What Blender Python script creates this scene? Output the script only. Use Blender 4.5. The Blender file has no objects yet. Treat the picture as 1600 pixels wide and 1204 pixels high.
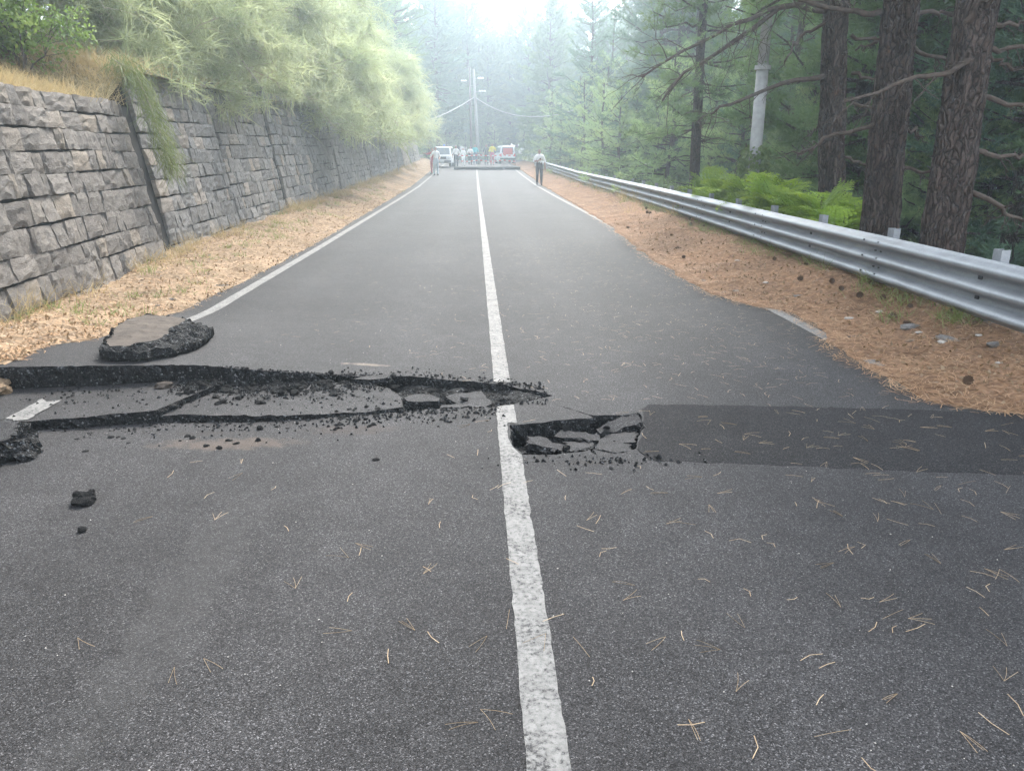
import bpy, bmesh, math, random
import numpy as np
from mathutils import Vector, Matrix, Euler
from mathutils.geometry import delaunay_2d_cdt

rng = np.random.default_rng(11)
random.seed(11)
sc = bpy.context.scene
COL = sc.collection
R = math.radians

# ------------------------------------------------------------------ camera, sky, sun, exposure
cam = bpy.data.objects.new('camera', bpy.data.cameras.new('camera'))
COL.objects.link(cam)
cam.location = (-0.18, 0.0, 1.6)
cam.rotation_euler = (R(90 - 16.76), 0, R(-2.69))
cam.data.sensor_fit = 'HORIZONTAL'
cam.data.sensor_width = 36.0
cam.data.lens = 36.0 * 1202 / 1600
cam.data.clip_start = 0.05
cam.data.clip_end = 2000
sc.camera = cam

SUN_EL, SUN_AZ = 46.0, 14.0          # degrees; azimuth from +Y towards +X
world = bpy.data.worlds.new('World'); sc.world = world; world.use_nodes = True
wn = world.node_tree; wn.nodes.clear()
sky = wn.nodes.new('ShaderNodeTexSky'); sky.sky_type = 'NISHITA'; sky.sun_disc = False
sky.sun_elevation = R(SUN_EL); sky.sun_rotation = R(SUN_AZ)
sky.altitude = 1200; sky.air_density = 1.0; sky.dust_density = 4.0; sky.ozone_density = 1.0
hs = wn.nodes.new('ShaderNodeHueSaturation'); hs.inputs['Saturation'].default_value = 0.36
bg = wn.nodes.new('ShaderNodeBackground'); bg.inputs['Strength'].default_value = 0.15
wo = wn.nodes.new('ShaderNodeOutputWorld')
wn.links.new(sky.outputs[0], hs.inputs['Color']); wn.links.new(hs.outputs[0], bg.inputs['Color'])
wn.links.new(bg.outputs[0], wo.inputs[0])
sl = bpy.data.lights.new('sun', 'SUN'); sl.energy = 1.5; sl.angle = R(14); sl.color = (1.0, 0.95, 0.87)
sun = bpy.data.objects.new('sun', sl); COL.objects.link(sun)
sdir = Vector((math.sin(R(SUN_AZ)) * math.cos(R(SUN_EL)), math.cos(R(SUN_AZ)) * math.cos(R(SUN_EL)), math.sin(R(SUN_EL))))
sun.rotation_euler = sdir.to_track_quat('Z', 'Y').to_euler()
sun.location = (0, 0, 60)
vs = sc.view_settings
vs.view_transform = 'Standard'; vs.look = 'None'; vs.exposure = 2.7; vs.gamma = 1.0; vs.use_curve_mapping = False
cy = sc.cycles
cy.use_denoising = True
cy.max_bounces = 6; cy.diffuse_bounces = 3; cy.glossy_bounces = 2; cy.transmission_bounces = 4
cy.transparent_max_bounces = 6; cy.volume_bounces = 1
cy.caustics_reflective = False; cy.caustics_refractive = False
HAZE = 0.0036

# ------------------------------------------------------------------ helpers
def tris(F):
    F = np.asarray(F, dtype=np.int64)
    if F.ndim == 1: F = F.reshape(1, -1)
    if F.shape[1] == 4:
        return np.concatenate([F[:, [0, 1, 2]], F[:, [0, 2, 3]]])
    return F

def join(parts):
    Vs, Fs, o = [], [], 0
    for V, F in parts:
        V = np.asarray(V, float); Vs.append(V); Fs.append(tris(F) + o); o += len(V)
    return np.concatenate(Vs), np.concatenate(Fs)

def mesh(name, V, F, mats, mi=None, smooth=False):
    me = bpy.data.meshes.new(name)
    V = np.asarray(V, np.float32); F = tris(F)
    n = len(F)
    me.vertices.add(len(V)); me.vertices.foreach_set('co', V.ravel())
    me.loops.add(n * 3); me.loops.foreach_set('vertex_index', F.astype(np.int32).ravel())
    me.polygons.add(n); me.polygons.foreach_set('loop_start', np.arange(0, n * 3, 3, dtype=np.int32))
    me.polygons.foreach_set('loop_total', np.full(n, 3, np.int32))
    if not isinstance(mats, (list, tuple)): mats = [mats]
    for m in mats: me.materials.append(m)
    if mi is not None: me.polygons.foreach_set('material_index', np.asarray(mi, np.int32))
    me.update(calc_edges=True)
    me.polygons.foreach_set('use_smooth', np.full(n, bool(smooth)))
    me.validate()
    return me

def obj(name, me, parent=None, loc=(0, 0, 0), rot=(0, 0, 0), scale=(1, 1, 1)):
    o = bpy.data.objects.new(name, me); COL.objects.link(o)
    o.location = loc; o.rotation_euler = rot; o.scale = scale
    if parent is not None: o.parent = parent
    return o

def mk(name, VF, mats, parent=None, mi=None, smooth=False, **k):
    return obj(name, mesh(name, VF[0], VF[1], mats, mi, smooth), parent, **k)

def tag(o, label, cat=None, group=None, kind=None):
    o['label'] = label
    if cat: o['category'] = cat
    if group: o['group'] = group
    if kind: o['kind'] = kind
    return o

def structure(o, label=None):
    o['kind'] = 'structure'
    if label: o['label'] = label
    return o

def empty(name, loc=(0, 0, 0), rot=(0, 0, 0), scale=(1, 1, 1)):
    return obj(name, None, None, loc, rot, scale)

def copy_tree(o, parent=None):
    c = o.copy(); COL.objects.link(c)
    if parent is not None: c.parent = parent
    for ch in list(o.children): copy_tree(ch, c)
    return c

def hash3(i, j, k, seed):
    h = (i * 374761393 + j * 668265263 + k * 2147483647 + seed * 1274126177) & 0xFFFFFFFF
    h = ((h ^ (h >> 13)) * 1274126177) & 0xFFFFFFFF
    h = h ^ (h >> 16)
    return (h & 0xFFFF) / 65535.0

def vnoise(P, scale=1.0, seed=0):
    P = np.asarray(P, float) * scale
    if P.shape[1] == 2: P = np.column_stack([P, np.zeros(len(P))])
    I = np.floor(P).astype(np.int64); f = P - I; f = f * f * (3 - 2 * f)
    out = 0
    for dx in (0, 1):
        for dy in (0, 1):
            for dz in (0, 1):
                w = (f[:, 0] if dx else 1 - f[:, 0]) * (f[:, 1] if dy else 1 - f[:, 1]) * (f[:, 2] if dz else 1 - f[:, 2])
                out = out + w * hash3(I[:, 0] + dx, I[:, 1] + dy, I[:, 2] + dz, seed)
    return out * 2 - 1

def fbm(P, scale=1.0, seed=0, oct=4):
    a, s, t = 1.0, scale, 0
    for o in range(oct):
        t = t + a * vnoise(P, s, seed + o * 7); a *= 0.5; s *= 2.03
    return t

def tube(path, rad, sides=8, cap=True):
    path = np.asarray(path, float); n = len(path)
    rad = np.broadcast_to(np.asarray(rad, float), (n,))
    T = np.gradient(path, axis=0); T /= np.linalg.norm(T, axis=1)[:, None] + 1e-9
    ref = np.array([0.13, 0.97, 0.2]) if abs(T[0, 2]) > 0.7 else np.array([0, 0, 1.0])
    A = np.cross(T, ref); A /= np.linalg.norm(A, axis=1)[:, None] + 1e-9
    B = np.cross(T, A)
    th = np.linspace(0, 2 * np.pi, sides, endpoint=False)
    V = path[:, None] + rad[:, None, None] * (np.cos(th)[None, :, None] * A[:, None] + np.sin(th)[None, :, None] * B[:, None])
    V = V.reshape(-1, 3)
    i = np.arange(n - 1)[:, None] * sides; j = np.arange(sides)[None]
    a = i + j; b = i + (j + 1) % sides
    F = np.stack([a, b, b + sides, a + sides], -1).reshape(-1, 4)
    F = tris(F)
    if cap:
        c0 = len(V); V = np.concatenate([V, path[:1], path[-1:]])
        jj = np.arange(sides)
        F = np.concatenate([F, np.stack([np.full(sides, c0), (jj + 1) % sides, jj], -1),
                            np.stack([np.full(sides, c0 + 1), (n - 1) * sides + jj, (n - 1) * sides + (jj + 1) % sides], -1)])
    return V, F

def box(c, s, rot=None):
    x, y, z = np.array(s) / 2
    V = np.array([[-x, -y, -z], [x, -y, -z], [x, y, -z], [-x, y, -z], [-x, -y, z], [x, -y, z], [x, y, z], [-x, y, z]])
    if rot is not None: V = V @ np.array(Euler(rot).to_matrix()).T
    F = [[0, 3, 2, 1], [4, 5, 6, 7], [0, 1, 5, 4], [1, 2, 6, 5], [2, 3, 7, 6], [3, 0, 4, 7]]
    return V + np.array(c), tris(F)

def bevel_mesh(name, VF, mat, w=0.02, seg=2, smooth=False):
    me = mesh(name, VF[0], VF[1], mat)
    bm = bmesh.new(); bm.from_mesh(me)
    bmesh.ops.dissolve_limit(bm, angle_limit=0.02, verts=bm.verts, edges=bm.edges)
    bmesh.ops.bevel(bm, geom=list(bm.edges), offset=w, segments=seg, affect='EDGES', profile=0.6, clamp_overlap=True)
    bm.to_mesh(me); bm.free()
    for p in me.polygons: p.use_smooth = smooth
    return me

def inpoly(P, poly):
    P = np.asarray(P, float); poly = np.asarray(poly, float)
    x, y = P[:, 0], P[:, 1]; c = np.zeros(len(P), bool)
    n = len(poly); j = n - 1
    for i in range(n):
        xi, yi = poly[i]; xj, yj = poly[j]
        if yi != yj:
            c ^= ((yi > y) != (yj > y)) & (x < (xj - xi) * (y - yi) / (yj - yi) + xi)
        j = i
    return c

def jag(pts, step=0.035, amp=0.012, closed=True, seed=0):
    """cuts a line into short pieces and shakes them sideways, like a broken edge"""
    r = np.random.default_rng(seed); out = []
    n = len(pts); m = n if closed else n - 1
    for i in range(m):
        a = np.array(pts[i], float); b = np.array(pts[(i + 1) % n], float)
        d = b - a; L = np.linalg.norm(d); k = max(1, int(L / step))
        nrm = np.array([-d[1], d[0]]) / (L + 1e-9)
        for q in range(k):
            e = 0 if q == 0 else r.normal() * amp
            t = (q + (r.uniform(-.25, .25) if q else 0)) / k
            out.append(tuple(a + d * t + nrm * e))
    if not closed: out.append(tuple(pts[-1]))
    return out

def sheet(outline, zf, holes=(), grid=None, thick=0.0, rough=0.01, bottom=False, seed=0):
    """triangulated plate with an outline: top, broken sides; returns V, F, material index (0 top, 1 broken side)"""
    loops = [list(outline)] + [list(h) for h in holes]
    pts, edges = [], []
    for lp in loops:
        o = len(pts); pts += [Vector(p) for p in lp]
        edges += [(o + i, o + (i + 1) % len(lp)) for i in range(len(lp))]
    nb = len(pts)
    if grid is not None and len(grid):
        g = np.asarray(grid); k = inpoly(g, outline)
        for h in holes: k &= ~inpoly(g, h)
        pts += [Vector(p) for p in g[k]]
    vo, eo, fo, ov, oe, of = delaunay_2d_cdt(pts, edges, [], 0, 1e-5)
    P = np.array([(v[0], v[1]) for v in vo]); T = np.array([f for f in fo if len(f) == 3])
    C = P[T].mean(1); k = inpoly(C, outline)
    for h in holes: k &= ~inpoly(C, h)
    T = T[k]
    a, b, c = P[T[:, 0]], P[T[:, 1]], P[T[:, 2]]
    fl = ((b[:, 0] - a[:, 0]) * (c[:, 1] - a[:, 1]) - (b[:, 1] - a[:, 1]) * (c[:, 0] - a[:, 0])) < 0
    T[fl] = T[fl][:, [0, 2, 1]]
    V = np.column_stack([P, zf(P)]); mi = np.zeros(len(T), int)
    Vs, Fs, Ms, o = [V], [T], [mi], len(V)
    if thick > 0:
        r = np.random.default_rng(seed + 5)
        for li, lp in enumerate(loops):
            L = np.array(lp); n = len(L); z = zf(L)
            ar = np.sum(L[:, 0] * np.roll(L[:, 1], -1) - np.roll(L[:, 0], -1) * L[:, 1])
            t = np.roll(L, -1, 0) - np.roll(L, 1, 0); t /= np.linalg.norm(t, axis=1)[:, None] + 1e-9
            nr = np.column_stack([t[:, 1], -t[:, 0]]) * (1 if ar > 0 else -1) * (1 if li == 0 else -1)
            rings = []
            for q, fz in enumerate((0, .12, .4, .7, 1.0)):
                off = (r.normal(size=n) * rough + (0.3 * rough if q else 0)) if q else np.zeros(n)
                rings.append(np.column_stack([L + nr * off[:, None], z - thick * fz - (r.uniform(0, .01, n) if q not in (0, 4) else 0)]))
            W = np.concatenate(rings); i = np.arange(n); j = (i + 1) % n
            for q in range(4):
                A, B = q * n + i, q * n + j
                quad = np.stack([A, A + n, B + n, B], -1)
                if (ar > 0) != (li == 0): quad = quad[:, ::-1]
                Fs.append(tris(quad) + o); Ms.append(np.ones(2 * n, int))
            Vs.append(W); o += len(W)
        if bottom:
            W = V.copy(); W[:, 2] -= thick
            Vs.append(W); Fs.append(T[:, ::-1] + o); Ms.append(np.ones(len(T), int)); o += len(W)
    return np.concatenate(Vs), np.concatenate(Fs), np.concatenate(Ms)

# ------------------------------------------------------------------ materials
class NT:
    def __init__(s, name):
        s.m = bpy.data.materials.new(name); s.m.use_nodes = True
        s.t = s.m.node_tree; s.t.nodes.clear()
        s.out = s.t.nodes.new('ShaderNodeOutputMaterial')
    def n(s, kind, **kw):
        nd = s.t.nodes.new('ShaderNode' + kind)
        for k, v in kw.items():
            if k.startswith('_'): setattr(nd, k[1:], v)
            else:
                key = k.replace('__', ' ')
                nd.inputs[int(key[1:]) if key[0] == 'i' and key[1:].isdigit() else key].default_value = v
        return nd
    def l(s, a, b): s.t.links.new(a, b)
    def coord(s, which='Object'): return s.n('TexCoord').outputs[which]
    def noise(s, vec, scale, detail=4, rough=.55, dist=0):
        nd = s.n('TexNoise', Scale=scale, Detail=detail, Roughness=rough, Distortion=dist)
        if vec is not None: s.l(vec, nd.inputs['Vector'])
        return nd.outputs[0]
    def vor(s, vec, scale, out='Color', feature='F1'):
        nd = s.n('TexVoronoi', Scale=scale, _feature=feature); s.l(vec, nd.inputs['Vector']); return nd.outputs[out]
    def ramp(s, fac, stops):
        nd = s.n('ValToRGB'); cr = nd.color_ramp
        while len(cr.elements) < len(stops): cr.elements.new(0.5)
        for e, (p, c) in zip(cr.elements, stops):
            e.position = p; e.color = (c if len(c) == 4 else (*c, 1)) if isinstance(c, tuple) else (c, c, c, 1)
        s.l(fac, nd.inputs[0]); return nd.outputs[0]
    def mix(s, fac, a, b, blend='MIX'):
        nd = s.n('Mix', _data_type='RGBA', _blend_type=blend)
        for sock, v in ((nd.inputs[0], fac), (nd.inputs[6], a), (nd.inputs[7], b)):
            if isinstance(v, bpy.types.NodeSocket): s.l(v, sock)
            elif isinstance(v, (int, float)): sock.default_value = v if sock == nd.inputs[0] else (v, v, v, 1)
            else: sock.default_value = (*v, 1)
        return nd.outputs[2]
    def math(s, op, a, b=None, clamp=False):
        nd = s.n('Math', _operation=op, _use_clamp=clamp)
        for sock, v in ((nd.inputs[0], a), (nd.inputs[1], b)):
            if v is None: continue
            if isinstance(v, bpy.types.NodeSocket): s.l(v, sock)
            else: sock.default_value = v
        return nd.outputs[0]
    def bump(s, h, strength=.5, dist=.01):
        nd = s.n('Bump', Strength=strength, Distance=dist); s.l(h, nd.inputs['Height']); return nd.outputs[0]
    def pbr(s, color, rough=.8, bump=None, metal=0.0, spec=.5, **kw):
        b = s.n('BsdfPrincipled', Metallic=metal); b.inputs['Specular IOR Level'].default_value = spec
        for k, v in kw.items(): b.inputs[k.replace('__', ' ')].default_value = v
        if isinstance(color, bpy.types.NodeSocket): s.l(color, b.inputs['Base Color'])
        else: b.inputs['Base Color'].default_value = (*color, 1)
        if isinstance(rough, bpy.types.NodeSocket): s.l(rough, b.inputs['Roughness'])
        else: b.inputs['Roughness'].default_value = rough
        if bump is not None: s.l(bump, b.inputs['Normal'])
        s.l(b.outputs[0], s.out.inputs[0]); return b

def simple(name, color, rough=.7, metal=0.0, spec=.5, var=.12, scale=6):
    t = NT(name); c = t.coord(); n = t.noise(c, scale)
    dk = tuple(x * (1 - var) for x in color); lt = tuple(min(1, x * (1 + var)) for x in color)
    t.pbr(t.ramp(n, [(.3, dk), (.7, lt)]), rough, metal=metal, spec=spec); return t.m

def asphalt_nodes(t, dark=1.0):
    c = t.coord()
    cell = t.vor(c, 250)
    sep = t.n('SeparateColor'); t.l(cell, sep.inputs[0])
    base = t.ramp(sep.outputs[0], [(0, .005 * dark), (.4, .015 * dark), (.82, .031 * dark), (.95, .052 * dark), (1, .10 * dark)])
    fine = t.noise(c, 420, 2)
    base = t.mix(.55, base, t.ramp(fine, [(.3, .4), (.7, .9)]), 'MULTIPLY')
    base = t.mix(1.0, base, (1.64, 1.56, 1.56), 'MULTIPLY')
    big = t.noise(c, .55, 5, .6)
    base = t.mix(1.0, base, t.ramp(big, [(.28, .80), (.72, 1.22)]), 'MULTIPLY')
    mid = t.noise(c, 4.5, 4, .65)
    base = t.mix(1.0, base, t.ramp(mid, [(.3, .86), (.7, 1.16)]), 'MULTIPLY')
    d = t.vor(c, 250, 'Distance'); h = t.math('SUBTRACT', t.ramp(fine, [(.2, 0.0), (.8, .5)]), d)
    return c, base, h

def mat_asphalt(name, dark=1.0, stains=False, rough=.72):
    t = NT(name); c, base, h = asphalt_nodes(t, dark)
    if stains:
        sx = t.n('SeparateXYZ'); t.l(c, sx.inputs[0])
        x, y = sx.outputs[0], sx.outputs[1]
        # smoother lanes where the wheels run
        ab = t.math('ABSOLUTE', x); wv = t.math('ABSOLUTE', t.math('SUBTRACT', ab, 1.55))
        w2 = t.math('ABSOLUTE', t.math('SUBTRACT', wv, .75))
        base = t.mix(1.0, base, t.ramp(t.math('ADD', w2, t.math('MULTIPLY', t.noise(c, .8), .5)), [(.2, 1.14), (.75, .92)]), 'MULTIPLY')
        def blob(cx, cy, rx, ry, col, amt):
            nonlocal base
            d = t.math('ADD', t.math('POWER', t.math('DIVIDE', t.math('SUBTRACT', x, cx), rx), 2.0),
                       t.math('POWER', t.math('DIVIDE', t.math('SUBTRACT', y, cy), ry), 2.0))
            nz = t.noise(c, 9, 5, .7)
            k = t.math('SUBTRACT', t.math('MULTIPLY', nz, 2.1), d)
            base = t.mix(t.ramp(k, [(.45, 0.0), (.95, amt)]), base, col)
        blob(-1.62, 4.22, .6, .14, (.11, .082, .062), .45)
        blob(-0.95, 4.42, .45, .12, (.045, .035, .03), .6)
        blob(-1.75, 4.40, .40, .06, (.03, .026, .024), .6)
        blob(-1.3, 2.6, .22, 1.5, (.05, .048, .046), .30)
        blob(-1.02, 5.75, .25, .06, (.22, .18, .14), .5)
        blob(0.42, 3.84, .22, .05, (.03, .026, .024), .7)
    t.pbr(base, rough, t.bump(h, .6, .004), spec=.14); return t.m

M = {}
M['asphalt'] = mat_asphalt('asphalt', 1.0, True)
M['asphalt_plate'] = mat_asphalt('asphalt_plate', 1.0)
M['asphalt_new'] = mat_asphalt('asphalt_new', .66, rough=.92)
def m_broken():
    t = NT('asphalt_broken'); c = t.coord()
    v = t.n('SeparateColor'); t.l(t.vor(c, 90), v.inputs[0])
    base = t.ramp(v.outputs[0], [(0, .006), (.6, .014), (.9, .028), (1, .12)])
    n = t.noise(c, 30, 5, .7); base = t.mix(t.ramp(n, [(.55, 0.0), (.8, .35)]), base, (.055, .042, .03))
    h = t.math('SUBTRACT', n, t.vor(c, 90, 'Distance'))
    t.pbr(base, .8, t.bump(h, .9, .012), spec=.12); return t.m
M['broken'] = m_broken()
def m_under():
    t = NT('slab_underside'); c = t.coord()
    n = t.noise(c, 6, 6, .65, .4); f = t.noise(c, 90, 3)
    base = t.ramp(n, [(.3, (.045, .036, .029)), (.55, (.085, .069, .056)), (.75, (.12, .10, .08))])
    base = t.mix(.5, base, t.ramp(f, [(.3, .5), (.7, 1.0)]), 'MULTIPLY')
    t.pbr(base, .9, t.bump(t.math('ADD', n, t.math('MULTIPLY', f, .4)), .8, .02), spec=.2); return t.m
M['under'] = m_under()
def m_paint():
    t = NT('road_paint'); c, base, h = asphalt_nodes(t)
    a = t.noise(c, 55, 4, .75); b = t.noise(c, 5, 4, .6)
    k = t.math('ADD', t.math('MULTIPLY', a, .75), t.math('MULTIPLY', b, .35))
    wear = t.ramp(k, [(.44, .05), (.52, .65), (.62, .95)])
    g = t.ramp(t.noise(c, 25, 4), [(.3, (.14, .135, .126)), (.7, (.215, .208, .194))])
    t.pbr(t.mix(wear, base, g), .75, t.bump(h, .5, .003), spec=.3); return t.m
M['paint'] = m_paint()
def m_litter(name, cols, sc1=14):
    t = NT(name); c = t.coord()
    n = t.noise(c, sc1, 6, .7, .6); v = t.n('SeparateColor'); t.l(t.vor(c, 38), v.inputs[0])
    base = t.ramp(n, [(.25, cols[0]), (.48, cols[1]), (.72, cols[2])])
    base = t.mix(.6, base, t.ramp(v.outputs[0], [(0, .45), (.6, .95), (1, 1.35)]), 'MULTIPLY')
    big = t.noise(c, 1.1, 4); base = t.mix(1.0, base, t.ramp(big, [(.3, .72), (.7, 1.15)]), 'MULTIPLY')
    t.pbr(base, .95, t.bump(t.math('ADD', n, v.outputs[0]), .9, .02), spec=.1); return t.m
M['litter_l'] = m_litter('leaf_litter', [(.10, .07, .045), (.25, .175, .11), (.36, .27, .18)])
M['litter_r'] = m_litter('needle_litter', [(.10, .058, .036), (.215, .125, .072), (.30, .19, .112)])
M['soil'] = m_litter('forest_soil', [(.03, .022, .014), (.07, .05, .03), (.11, .085, .05)], 5)
M['bank'] = m_litter('dry_bank', [(.09, .07, .035), (.20, .16, .08), (.30, .24, .13)], 4)
M['dark_soil'] = m_litter('dark_subsoil', [(.010, .009, .008), (.020, .018, .016), (.05, .043, .036)], 25)
def m_stone(name, cols):
    t = NT(name); c = t.coord(); inf = t.n('ObjectInfo')
    off = t.n('VectorMath', _operation='ADD'); t.l(c, off.inputs[0])
    cb = t.n('CombineXYZ'); t.l(t.math('MULTIPLY', inf.outputs['Random'], 37.0), cb.inputs[0]); t.l(cb.outputs[0], off.inputs[1])
    v = off.outputs[0]
    tint = t.ramp(inf.outputs['Random'], [(0, cols[0]), (.45, cols[1]), (.8, cols[2]), (1, cols[3])])
    n = t.noise(v, 3.2, 6, .68, .5); f = t.noise(v, 22, 5, .7)
    base = t.mix(1.0, tint, t.ramp(n, [(.25, .55), (.55, 1.0), (.8, 1.3)]), 'MULTIPLY')
    base = t.mix(.7, base, t.ramp(f, [(.25, .6), (.75, 1.15)]), 'MULTIPLY')
    li = t.noise(v, 1.7, 5, .7); base = t.mix(t.ramp(li, [(.6, 0.0), (.72, .3)]), base, (.30, .29, .22))
    t.pbr(base, .92, t.bump(t.math('ADD', n, t.math('MULTIPLY', f, .6)), 1.0, .05), spec=.2); return t.m
M['stone_w'] = m_stone('warm_stone', [(.175, .155, .137), (.225, .202, .178), (.26, .232, .204), (.33, .28, .225)])
M['stone_g'] = m_stone('grey_stone', [(.205, .193, .18), (.27, .256, .238), (.31, .292, .27), (.39, .33, .27)])
M['mortar'] = simple('joint_earth', (.028, .026, .024), .95, spec=.1)
def m_galv():
    t = NT('galvanised_steel'); c = t.coord(); n = t.noise(c, 3, 5); v = t.n('SeparateColor'); t.l(t.vor(c, 60), v.inputs[0])
    base = t.ramp(n, [(.3, (.23, .243, .253)), (.7, (.33, .342, .352))])
    base = t.mix(.35, base, t.ramp(v.outputs[0], [(0, .7), (1, 1.1)]), 'MULTIPLY')
    st = t.noise(c, 40, 4, .7); base = t.mix(t.ramp(st, [(.64, 0.0), (.76, .5)]), base, (.14, .12, .10))
    t.pbr(base, t.ramp(n, [(.3, .5), (.7, .64)]), metal=.4, spec=.5); return t.m
M['galv'] = m_galv()
M['bolt'] = simple('dark_bolt_slot', (.02, .02, .022), .7)
M['concrete'] = simple('pole_concrete', (.30, .296, .285), .9, var=.18, scale=9)
M['wood'] = simple('grey_wood', (.12, .10, .085), .9, var=.3)
def m_bark():
    t = NT('pine_bark'); c = t.coord()
    dn = t.n('TexNoise', Scale=7.0, Detail=4.0); t.l(c, dn.inputs['Vector'])
    vm = t.n('VectorMath', _operation='MULTIPLY_ADD'); t.l(dn.outputs[1], vm.inputs[0]); vm.inputs[1].default_value = (.10, .10, .25); t.l(c, vm.inputs[2])
    mp = t.n('Mapping'); mp.inputs['Scale'].default_value = (1, 1, .22); t.l(vm.outputs[0], mp.inputs[0]); v = mp.outputs[0]
    n = t.noise(v, 9, 6, .7, .8); cr = t.vor(v, 23, 'Distance', 'DISTANCE_TO_EDGE'); f = t.noise(c, 60, 4, .7)
    base = t.ramp(n, [(.25, (.038, .028, .023)), (.5, (.085, .064, .053)), (.75, (.155, .12, .10))])
    base = t.mix(t.ramp(cr, [(.0, .85), (.14, 0.0)]), base, (.012, .009, .008))
    base = t.mix(.6, base, t.ramp(f, [(.3, .6), (.7, 1.2)]), 'MULTIPLY')
    li = t.noise(c, 4, 4, .7); base = t.mix(t.ramp(li, [(.66, 0.0), (.76, .6)]), base, (.17, .085, .045))
    h = t.math('ADD', t.ramp(cr, [(0, 0.0), (.3, 1.0)]), t.math('MULTIPLY', n, .7))
    t.pbr(base, .95, t.bump(h, 1.0, .04), spec=.12); return t.m
M['bark'] = m_bark()
M['twig'] = simple('dead_twig', (.075, .058, .047), .95, var=.35, scale=20, spec=.1)
M['broom_stem'] = simple('broom_stem', (.36, .32, .24), .9, var=.25, scale=12, spec=.1)
def m_leaf(name, cols, transl=.35, scale=1.3, rough=.6):
    t = NT(name); c = t.coord(); inf = t.n('ObjectInfo')
    n = t.noise(c, scale, 4, .6); f = t.noise(c, scale * 14, 2)
    k = t.math('ADD', t.math('MULTIPLY', n, .7), t.math('MULTIPLY', f, .3))
    base = t.ramp(k, [(.3, cols[0]), (.5, cols[1]), (.68, cols[2])])
    base = t.mix(1.0, base, t.ramp(inf.outputs['Random'], [(0, .8), (1, 1.2)]), 'MULTIPLY')
    b = t.pbr(base, rough, spec=.25)
    tr = t.n('BsdfTranslucent'); t.l(base, tr.inputs[0]); ms = t.n('MixShader'); ms.inputs[0].default_value = transl
    t.l(b.outputs[0], ms.inputs[1]); t.l(tr.outputs[0], ms.inputs[2]); t.l(ms.outputs[0], t.out.inputs[0]); return t.m
M['needles'] = m_leaf('pine_needles_green', [(.075, .135, .05), (.125, .20, .075), (.21, .29, .12)], .4, .8)
M['needles_blue'] = m_leaf('pine_needles_bluegreen', [(.065, .125, .075), (.105, .185, .105), (.17, .255, .145)], .4, .8)
M['needles_young'] = m_leaf('young_pine_needles', [(.16, .25, .10), (.25, .35, .145), (.38, .43, .20)], .5, .9)
M['broom'] = m_leaf('broom_green', [(.19, .24, .11), (.36, .40, .21), (.55, .57, .34)], .5, 1.1)
M['broadleaf'] = m_leaf('broad_leaves', [(.10, .17, .035), (.18, .27, .06), (.30, .36, .11)], .4, 1.1)
M['fern'] = m_leaf('fern_green', [(.11, .19, .02), (.20, .31, .028), (.32, .42, .05)], .5, 2.6)
M['ivy'] = m_leaf('ivy_green', [(.07, .11, .035), (.12, .17, .055), (.25, .30, .13)], .3, 3)
M['straw'] = m_leaf('dry_straw', [(.26, .19, .09), (.42, .32, .16), (.55, .45, .25)], .35, 2)
M['weed'] = m_leaf('green_weed', [(.10, .14, .04), (.18, .22, .07), (.28, .28, .11)], .35, 2)
M['needle_dry'] = m_leaf('dry_needle', [(.25, .135, .068), (.41, .245, .13), (.56, .385, .225)], .2, 5)
M['needle_pale'] = m_leaf('pale_dry_needle', [(.17, .11, .06), (.26, .185, .11), (.37, .30, .20)], .1, 9)
M['leaf_dry'] = m_leaf('dry_leaf', [(.11, .068, .038), (.25, .165, .09), (.40, .30, .19)], .2, 7)
M['cone'] = simple('pine_cone', (.085, .055, .036), .9, var=.4, scale=50, spec=.1)
M['pebble'] = simple('pale_stone', (.36, .33, .29), .9, var=.25, scale=15)
M['white_car'] = simple('white_car_paint', (.72, .73, .74), .3, var=.04)
M['red_car'] = simple('red_car_paint', (.50, .035, .03), .3, var=.06)
M['glass'] = simple('car_glass', (.10, .12, .13), .08, var=.05, spec=.8)
M['rubber'] = simple('tyre_rubber', (.018, .018, .019), .85)
M['trim'] = simple('dark_trim', (.03, .03, .033), .6)
M['lamp'] = simple('lamp_glass', (.65, .66, .66), .15, spec=.8)
M['beacon'] = simple('blue_beacon', (.10, .22, .60), .2, spec=.8)
M['skin'] = simple('skin', (.36, .20, .14), .6)
M['hair'] = simple('hair', (.022, .017, .014), .8)
M['white_cloth'] = simple('white_cloth', (.82, .81, .79), .9, var=.08)
M['pink_cloth'] = simple('pink_cloth', (.45, .10, .14), .9)
M['teal_cloth'] = simple('teal_cloth', (.05, .42, .45), .9)
M['yellow_cloth'] = simple('yellow_cloth', (.72, .62, .06), .9)
M['dark_cloth'] = simple('dark_cloth', (.028, .030, .036), .9)
M['jeans'] = simple('pale_jeans', (.45, .52, .56), .9)
M['blue_jeans'] = simple('blue_jeans', (.07, .09, .14), .9)
M['shoe'] = simple('dark_shoe', (.02, .018, .017), .7)
M['tape_white'] = simple('tape_white', (.75, .74, .73), .5, var=.03)
M['tape_red'] = simple('tape_red', (.60, .05, .04), .5, var=.03)
M['porcelain'] = simple('insulator', (.62, .66, .66), .25)
M['wire'] = simple('cable', (.30, .31, .32), .6)
M['sign_white'] = simple('sign_face', (.66, .66, .64), .5, var=.05)
M['sign_back'] = simple('sign_grey', (.40, .41, .42), .5)

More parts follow.
